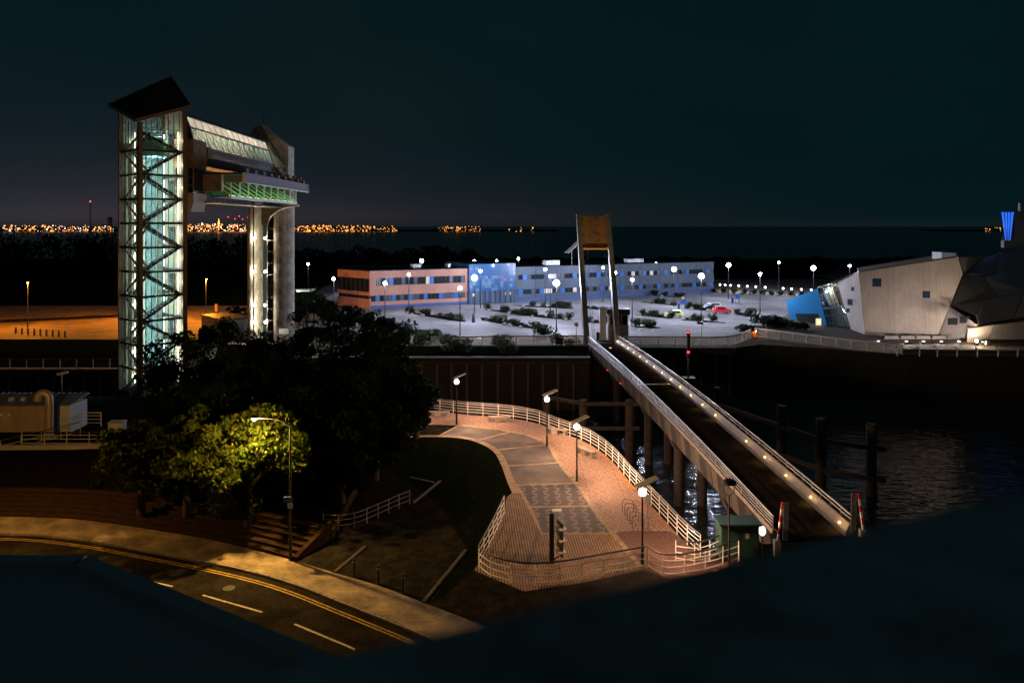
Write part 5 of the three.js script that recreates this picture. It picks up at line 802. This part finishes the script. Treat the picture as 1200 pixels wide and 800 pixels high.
{
  const top = 1.95; structure(mb().prism([V(-62, 0, -59), V(-26, 0, -59.5), V(-26, 0, -73), V(-62, 0, -73)], -.1, top).build('raised_platform', mat.asphalt));
  structure(mb().beam(V(-40.2, top - .2, -58.85), V(-25.9, top - .2, -59.3), .35, .55).build('platform_coping', mat.concrete));
  const y = (px, py) => { const Z = FOC * (EYE - top) / (py - HY); return V((px - CX) * Z / FOC, top, -Z); };
  railing([y(28, 521), y(80, 521.5), y(130, 522.5)].map(p => p.setZ(-58.95)), { label: 'white railing on the concrete coping above the dark bank', spacing: 1.75, height: 1.05, rails: [.2, .52, .82, 1.05], topMat: mat.raildark, postMat: mat.offwhite, railMat: mat.offwhite });
  railing([y(64, 499.5), y(88, 499.5), y(118, 499.5)], { label: 'white railing beyond the goose necked vent pipe', spacing: 1.7, height: 1.15, rails: [.3, .6, .9, 1.15], railMat: mat.railwhite });
  { const a = V(-45, .35, -55.5), b = V(-34.6, 2.0, -61.5); railing([a, b], { label: 'sloping railing with black handrail passing the vent pipe', spacing: 1.3, height: 1.1, rails: [.35, .7, 1.12], topMat: mat.raildark, postMat: mat.offwhite, railMat: mat.offwhite }); }
  // cabin row
  const c = thing('service_cabin', 'long low service cabin with ribbed roof and pale end wall', 'cabin', V(-38, top, -64)), wallM = M(.42, .34, .28, .8, { map: rep(streak, 1.5) }), zf = -62.8;
  mb().span(-46, -37.2, top, top + 2.15, zf, zf - 2.4).build('wall', wallM, c); mb().span(-37.18, -36.1, top, top + 2.2, zf + .1, zf - 2.4).build('end_wall', M(.4, .45, .48, .6), c, 'pale blue end panel');
  const rf = mb().slab([V(-46.2, top + 2.15, zf + .25), V(-36, top + 2.2, zf + .25), V(-36, top + 2.6, zf - 2.6), V(-46.2, top + 2.6, zf - 2.6)], V(0, .07, 0)).build('roof', mat.steel, c); for (let i = 0; i < 22; i++) { const x = -46.1 + i * .47; mb().beam(V(x, top + 2.25, zf + .25), V(x, top + 2.7, zf - 2.6), .06, .06).build('roof_rib', mat.steel, rf); }
  const dr = mb().span(-42.0, -40.9, top + .02, top + 1.75, zf, zf + .06).build('door', M(.36, .28, .23, .7), c); mb().box(-41.75, top + 1.45, zf + .075, .14, .14, .02).build('door_sign', mat.white, dr); mb().box(-41.1, top + 1.45, zf + .075, .14, .14, .02).build('door_sign', mat.white, dr); mb().box(-41.45, top + 1.15, zf + .075, .16, .16, .02).build('door_sign', M(.75, .4, .05, .5), dr);
  mb().box(-36.6, top + 1.1, zf + .13, .5, .45, .03).build('wall_notice', M(.3, .4, .6, .5), c);
  for (const x of [-41.5, -40.5]) mb().rbox(x, top + 2.52, zf - .8, .35, .3, .35, .05).build('roof_vent', mat.offwhite, c);
  const v = thing('vent_pipe', 'fat grey goose necked vent pipe rising over the railings', 'vent pipe', V(-36.9, top, -61)); const vx = -36.8, vz = -61.0; mb().tube([V(vx, top, vz), V(vx, top + 1.4, vz), V(vx, top + 2.9, vz), V(vx - .1, top + 3.42, vz), V(vx - .42, top + 3.62, vz + .1), V(vx - .72, top + 3.42, vz + .2), V(vx - .8, top + 3.05, vz + .22)], .31, 18, false, 50).build('pipe', M(.4, .34, .28, .45, { metalness: .3, map: rep(streak, 1.2) }), v); mb().cyl(vx, top, top + .12, vz, .52, .52, 20).build('flange', mat.steel, v);
  const fl = thing('floodlight_mast', 'thin mast with unlit floodlight heads behind the cabin', 'floodlight', V(-40.5, top, -69)); mb().bar(V(-40.5, top, -69), V(-40.5, 5.5, -69), .05).build('mast', mat.steel, fl); for (const dx of [-.2, .15, .5]) mb().rbox(-40.5 + dx, 5.55 + dx * .25, -68.9, .3, .22, .2, .03).build('head', mat.offwhite, fl);
  const bx = thing('utility_box', 'low pale utility box by the railing under the tree', 'box', V(-32.3, top, -62)); mb().rbox(-32.2, top + .45, -62.6, 1.2, .9, .7, .04).build('body', mat.offwhite, bx); mb().rbox(-32.2, top + .93, -62.6, 1.3, .07, .8, .02).build('lid', mat.steel, bx);
  // stair down from the platform
  const st = thing('platform_stair', 'brown stair flight descending beside the raised platform', 'steps', V(-41.5, 0, -56)); for (let i = 0; i < 12; i++) { mb().span(-43.6, -40.4, -.05, top - .0 - i * .16, -58.7 + i * .34, -58.36 + i * .34).build('step', mat.flags, st); }
  mb().slab([V(-40.35, -.02, -58.7), V(-40.35, -.02, -54.6), V(-40.35, .25, -54.6), V(-40.35, top + .12, -58.7)], V(.3, 0, 0)).build('string_wall', mat.flags, st);
}

// ---------------------------------------------------------------- trees
function tree(label, x, z, base, H, R, low, n, cols, group, leafSize = .16) {
  const t = thing('broadleaf_tree', label, 'tree', V(x, base, z), group); const cl = [];
  const cy = (H + low) / 2, ry = (H - low) / 2;
  for (let i = 0; i < 60; i++) { const b = ball(1), k = rr(.5, 1.12); const v = V(b.x * R * .8 * k, cy + b.y * ry * .84 * k, b.z * R * .8 * k); v.r = R * rr(.1, .3); cl.push(v); }
  const limbs = mb().bar(V(0, -.3, 0), V(.1, H * .4, .1), .26, .17, 10); const tips = []; for (let i = 0; i < 7; i++) { const c = cl[i * 8], m = V(c.x * .4, H * .32 + (c.y - H * .32) * .35, c.z * .4); limbs.bar(V(.05, H * rr(.14, .36), .05), m, .12, .08, 7).bar(m, c, .08, .02, 6); }
  const b0 = bases.get(t).clone(); bases.set(t, V(0, 0, 0)); limbs.build('trunk', mat.bark, t); bases.set(t, b0);
  const m = new THREE.Mesh(leafMass(n, () => { const c = cl[Math.floor(rnd() * 60)], b = ball(c.r); return V(c.x + b.x, Math.max(low - .2, c.y + b.y * .75), c.z + b.z); }, leafSize, cols), mat.leaf); m.name = 'crown'; t.add(m); return t;
}
const leafLit = [[.13, .22, .035], [.18, .24, .04], [.09, .18, .03], [.22, .24, .05]], leafDark = [[.03, .05, .02], [.04, .06, .025], [.025, .04, .018]];  // first set lightened to carry lamplight in the leaf colour, second kept dark
const tg = 'dark trees behind the terrace steps', ta = (px, Z) => (px - CX) * Z / FOC;
tree('dense leafy tree lit yellow green by the street lamp and lightened leaf colour', -16.2, -47.2, .7, 7.6, 4.8, .2, 17000, leafLit);
tree('half lit leafy tree between the lamplit tree and the coping railing', -20.6, -48.6, .8, 6.6, 3.3, .3, 8000, leafLit);
tree('smaller leafy tree catching lamplight beside the coping railing', ta(165, 49), -49, .8, 6.0, 3.2, .3, 7000, leafLit);
for (const [px, Z, base, H, R] of [[235, 53, 1.0, 8.2, 4.2], [352, 51.5, .8, 7.6, 4.0], [205, 51, 1, 5, 2.6], [268, 50.5, .9, 4.4, 2.4], [400, 54, .1, 7.2, 3.4], [425, 66, .1, 11.2, 5.2], [410, 57, .1, 9, 4.4], [215, 66, .2, 10.2, 4.4], [310, 68, .1, 11.0, 5.0], [470, 66, .1, 7.6, 3.2], [440, 57, .05, 6.4, 3.9], [400, 50.5, .05, 5.6, 3.0], [488, 68, .05, 6.2, 3.0], [372, 72, .1, 12.0, 5.0], [455, 74, .1, 10.4, 4.0]]) tree('dark unlit broadleaf tree in the clump behind the steps', ta(px, Z), -Z, base, H, R, .5, 8000, leafDark, tg);
for (const [px, Z, H, R] of [[350, 146, 6.5, 3.2], [368, 150, 7, 3.4], [385, 140, 5.5, 3], [408, 136, 5, 3.2], [430, 132, 4.6, 3], [452, 128, 3.8, 2.6], [333, 168, 8, 3.4], [262, 118, 5, 3], [278, 135, 5.5, 2.5], [244, 113, 4.4, 2.2]]) tree('bushy tree on the far bank beyond the barrier', ta(px, Z), -Z, 0, H, R, .2, 2600, leafDark, 'bushy trees on the far bank', .22);
{ // far wood, one dark mass below the horizon
  const pts = []; for (let i = 0; i < 210; i++) { const x = -330 + i * 2.6 + rr(-3, 3), Z = rr(285, 330) - (x < -90 ? 30 : 0), px = CX + x * FOC / Z, H = px < 330 ? rr(12, 15.5) : px < 560 ? rr(6.5, 10) : rr(3, 5.5); pts.push([x, Z, H]); }
  const m = new THREE.Mesh(leafMass(42000, i => { const [x, Z, H] = pts[i % 210], b = ball(1); return V(x + b.x * 4.2, Math.max(0, H * .55 + b.y * H * .48), -Z + b.z * 4); }, .75, leafDark), mat.leaf); m.name = 'far_wood'; m.userData = { kind: 'stuff', label: 'dark far off woodland along the estuary shore', category: 'woodland' }; scene.add(m);
}

// ---------------------------------------------------------------- street lamps (road, yard)
function streetLamp(label, base, H, armTo, I, group, col = sodium) {
  const t = thing('street_lamp', label, 'street lamp', base, group), a = armTo.clone().sub(base), h0 = base.y;
  const b0 = bases.get(t); mb().cyl(b0.x, h0, h0 + 1.2, b0.z, .1, .1, 12).build('base', mat.blackpaint, t); mb().cyl(b0.x, h0 + 1.2, h0 + H, b0.z, .07, .05, 10).build('pole', mat.blackpaint, t);
  const e = V(armTo.x, h0 + H + .1, armTo.z); mb().tube([V(b0.x, h0 + H, b0.z), V(b0.x, h0 + H + .25, b0.z).lerp(e.clone().setY(h0 + H + .3), .3), e], .026, 8, false, 14).build('arm', mat.blackpaint, t);
  mb().add(new THREE.SphereGeometry(.26, 14, 10).scale(1.1, .42, .7).translate(e.x, e.y + .05, e.z)).build('hood', mat.steeldark, t); mb().add(new THREE.SphereGeometry(.15, 14, 10).scale(1, .7, .8).translate(e.x, e.y - .05, e.z)).build('lens', glow(9 * col.r, 9 * col.g + 2, 9 * col.b + 1), t);
  pointLight(t, e.clone().add(V(0, -.3, 0)).sub(b0), col, I, .12); return t;
}
{
  const L = streetLamp('black street lamp whose lantern is buried in lit leaves', G(340, 656), 7.5, G(340, 656).add(V(-2.6, 0, -1.7)), 600, undefined, C(1, .55, .13));
  const p = G(338, 656), s = L; const g = mb().rbox(p.x, 3.45, p.z + .1, .5, .32, .06, .02).build('finger_sign', signBlue, s); mb().rbox(p.x + .12, 3.1, p.z + .1, .3, .3, .04, .02).build('small_plate', mat.offwhite, s);
  streetLamp('street lamp across the road beside the low roof', V(-32.8, -.13, -42.6), 8, V(-31.6, 0, -43.6), 250, 'street lamps across the road', C(1, .47, .09));
  streetLamp('street lamp across the road beside the low roof', V(6, -.13, -19), 8, V(6.2, 0, -20.6), 75, 'street lamps across the road', C(1, .47, .09));
  const yg = 'orange lamps of the yard'; const at = (x, y, h = 8.2) => { const Z = FOC * (EYE - h) / (y - HY); return V((x - CX) * Z / FOC, 0, -Z); };
  for (const [x, y, I] of [[32, 331, 520], [241, 327, 800], [172, 326, 1300], [-60, 334, 500]]) { const p = at(x, y); streetLamp('orange sodium lamp column standing in the yard', p, 8.2, p.clone().add(V(.25, 0, .35)), I, yg, C(1, .34, .02)); }
}
{ // yard: bollard row, low wall, low store
  for (let i = 0; i < 9; i++) { const p = G(18 + i * 7.2, 391 + i * .55); const t = tag(mb().cyl(p.x, 0, 1.0, p.z, .16, .14, 8).add(new THREE.SphereGeometry(.14, 8, 6).translate(p.x, 1, p.z)).build('yard_bollard', mat.timber), 'dark timber bollard in the row before the sodium lit yard', 'bollard', 'timber bollards of the yard'); }
  const lw = mb(); const w0 = G(-20, 379), w1 = G(140, 371.5); for (let i = 0; i < 24; i++) { const a = w0.clone().lerp(w1, i / 24), b = w0.clone().lerp(w1, (i + 1) / 24); lw.beam(a.setY(.2 + rr(0, .12)), b.setY(.2 + rr(0, .12)), .8, .5); } tag(lw.build('earth_bund', mat.soil), 'low earth bund crossing the orange lit yard', 'bund');
  const s = thing('flat_roofed_store', 'low pale flat roofed store beside the concrete pier', 'store', V(-48, 0, -127)); const z0 = -124; mb().slab([V(-53, 0, -131), V(-46.6, 0, z0), V(-46.6, 3.3, z0), V(-53, 3.3, -131)], V(4, 0, -4)).build('wall', mat.concrete, s); mb().slab([V(-46.55, 0, z0), V(-42.8, 0, -128), V(-42.8, 3.3, -128), V(-46.55, 3.3, z0)], V(-1, 0, -3)).build('wall', mat.concrete, s); mb().prism([V(-53.2, 0, -131), V(-46.6, 0, z0 + .2), V(-42.6, 0, -128), V(-49, 0, -135.4)], 3.3, 3.5).build('roof', mat.steeldark, s); mb().box(-44.6, 1.1, -126.0, 1.1, 2.2, .1, .8).build('door', mat.steel, s);
  const c = G(351, 352), cn = thing('lit_canopy', 'long low canopy with green lit edge beyond the barrier pier', 'canopy', c); mb().box(c.x, 2.6, c.z, 7, .25, 3).build('roof', mat.offwhite, cn); mb().box(c.x, 2.45, c.z + 1.55, 7, .18, .06).build('lit_edge', glow(.35, .7, .4), cn); for (const d of [-3, 3]) mb().cyl(c.x + d, 0, 2.5, c.z + 1, .08, .08, 8).build('post', mat.steel, cn); pointLight(cn, V(0, 2.2, 1.8), C(.7, 1, .75), 12, .2);
  const bin = G(253, 365); const bt = thing('yard_post', 'orange marker post beside the yard lamp', 'post', bin); mb().cyl(bin.x, 0, 1.6, bin.z, .3, .3, 10).build('post', M(.6, .25, .04, .6), bt); mb().cyl(bin.x, 1.6, 1.75, bin.z, .34, .3, 10).build('cap', mat.steeldark, bt);
}

// ---------------------------------------------------------------- far shore of the estuary
{
  structure(mb().span(-3200, 160, -8, -3.5, -2620, -2900).build('far_shore', MM(.03, .032, .03))); structure(mb().span(1540, 1700, -8, -3.5, -2620, -2900).build('far_shore', MM(.03, .032, .03)));
  const groups = [[[2, 134], 190, 6], [[219, 288], 210, 9], [[340, 368], 55, 5], [[368, 420], 110, 6], [[420, 466], 60, 5], [[514, 563], 60, 4], [[596, 640], 8, 3], [[1152, 1176], 11, 2]], byCol = { o: mb(), w: mb(), r: mb() };
  for (const [[a, b], n, hh] of groups) for (let i = 0; i < n; i++) { const px = rr(a, b), Z = rr(2500, 2600), k = rnd(), y = EYE - (rr(267 - hh * .5, 271.5) - HY) * Z / FOC, x = (px - CX) * Z / FOC, w = rr(.35, 1.1) * (rnd() < .15 ? 1.7 : 1); (k < .74 || px > 350 ? byCol.o : k < .97 ? byCol.w : byCol.r).box(x, y, -Z, 2 * w, rr(1.5, 4.2) * w, 2 * w); }
  const cols = { o: glow(2.3, .8, .14), w: glow(2.6, 2, 1.6), r: glow(3, .15, .1) }; for (const k of ['o', 'w', 'r']) { const m = byCol[k].build('shore_lights', cols[k]); m.userData = { kind: 'stuff', label: { o: 'orange refinery lights along the far shore', w: 'white refinery lights along the far shore', r: 'red beacon lights along the far shore' }[k], category: 'lights' }; }
  const tw = (px0, px1, y, lab, nm, m = mat.steeldark) => { const Z = 2560, x0 = (px0 - CX) * Z / FOC, x1 = (px1 - CX) * Z / FOC, h = EYE - (y - HY) * Z / FOC; return tag(mb().add(new THREE.CylinderGeometry((x1 - x0) / 2 * .9, (x1 - x0) / 2, h + 2, 16).translate((x0 + x1) / 2, h / 2 - 2, -Z)).build(nm, m), lab, 'tower'); };
  tw(125.5, 131, 254, 'broad dark silo standing behind the shore lights', 'far_silo', M(.2, .2, .22, .9)); tw(119, 122, 262, 'narrow dark silo beside the broad one across the water', 'far_silo', M(.2, .2, .22, .9));
  const mast = tw(104.8, 105.8, 236, 'thin tall radio mast across the estuary', 'radio_mast');
  const Z = 2550, rb = mb(); const t = tag(mb().add(new THREE.SphereGeometry(2.4, 8, 6).translate((105.3 - CX) * Z / FOC, EYE - (236 - HY) * Z / FOC, -Z)).build('mast_beacon', glow(2.5, .4, .1)), 'orange beacon on top of the far radio mast', 'beacon');
  for (const [px, y] of [[267, 255], [275, 257], [280, 254], [284, 257.5], [290, 255.5]]) tag(mb().cyl((px - CX) * Z / FOC, -2, EYE - (y - HY) * Z / FOC, -Z, 1.2, .6, 6).build('far_stack', mat.steeldark), 'slim refinery stack with a red beacon across the estuary', 'stack', 'refinery stacks'), tag(mb().add(new THREE.SphereGeometry(2.2, 8, 6).translate((px - CX) * Z / FOC, EYE - (y - HY) * Z / FOC + 2, -Z)).build('stack_beacon', glow(2.2, .12, .1)), 'red beacon on top of a far refinery stack', 'beacon', 'red stack beacons');
  const fz = 2500; tag(mb().add(new THREE.ConeGeometry(3.6, 20, 8).translate((256 - CX) * fz / FOC, EYE - (259 - HY) * fz / FOC, -fz)).cyl((256 - CX) * fz / FOC, -2, EYE - (262 - HY) * fz / FOC, -fz, 1, 1, 6).build('flare_stack', glow(3.4, 1.3, .2)), 'burning orange flare stack across the estuary', 'flare');
}

// ---------------------------------------------------------------- the roofs the camera looks over
{
  const y = 10, at = (px, py) => G(px, py, y); const out = [at(-320, 655), at(95, 655), at(370, 770), at(560, 850), V(1.2, y, -12.5), V(-6, y, -3), V(-40, y, -3)];
  const t = thing('low_roof_building', 'dark flat roofed building below with the road curving past it', 'building', V(-15, 0, -15)); mb().prism(out.map(p => p.clone().setY(0)), -.14, y - .32).build('wall', M(.12, .1, .09, .85, { map: rep(streak, 3) }), t); mb().prism(out.map(p => p.clone().setY(0)), y - .31, y - .25).build('roof', mat.roofdark, t);
  for (let i = 0; i < 3; i++) mb().beam(out[i].clone().setY(y - .15), out[i + 1].clone().setY(y - .15), .5, .3).build('parapet', mat.roofdark, t);
  for (const [x, z, w] of [[-14, -16, 1.6], [-9.5, -13, 1.1], [-20, -13, 2.2]]) mb().rbox(x, y - .25 + w * .2, z, w, w * .4, w * .8, .04).build('roof_hatch', mat.roofdark, t);
}
{ // window ledge of the camera's own building
  const h = .3, A = V(-4.16 * h + 2.12 * .34, 0, -.34), B = V(-4.16 * h + 2.12 * 2.4, 0, -2.4), dd = B.clone().sub(A).normalize(), s = V(-dd.z, 0, dd.x); if (s.z < 0) s.negate();
  const a = A.clone().addScaledVector(dd, -3.2), b = B.clone().addScaledVector(dd, 3), t = thing('stone_ledge', 'broad dark ledge crossing below the view', 'ledge', V(0, 0, -.5));
  const c = [a, b, b.clone().addScaledVector(s, 1.5), a.clone().addScaledVector(s, 1.5)];
  mb().prism(c, EYE - h - .16, EYE - h).build('coping', mat.ledge, t); mb().prism([a.clone().addScaledVector(s, .06), b.clone().addScaledVector(s, .06), b.clone().addScaledVector(s, 1.5), a.clone().addScaledVector(s, 1.5)], -.14, EYE - h - .165).build('wall', mat.brownconcrete, t);
}

scene.traverse(o => { if (o.isMesh) { o.castShadow = true; o.receiveShadow = true; } });
renderer.render(scene, camera);
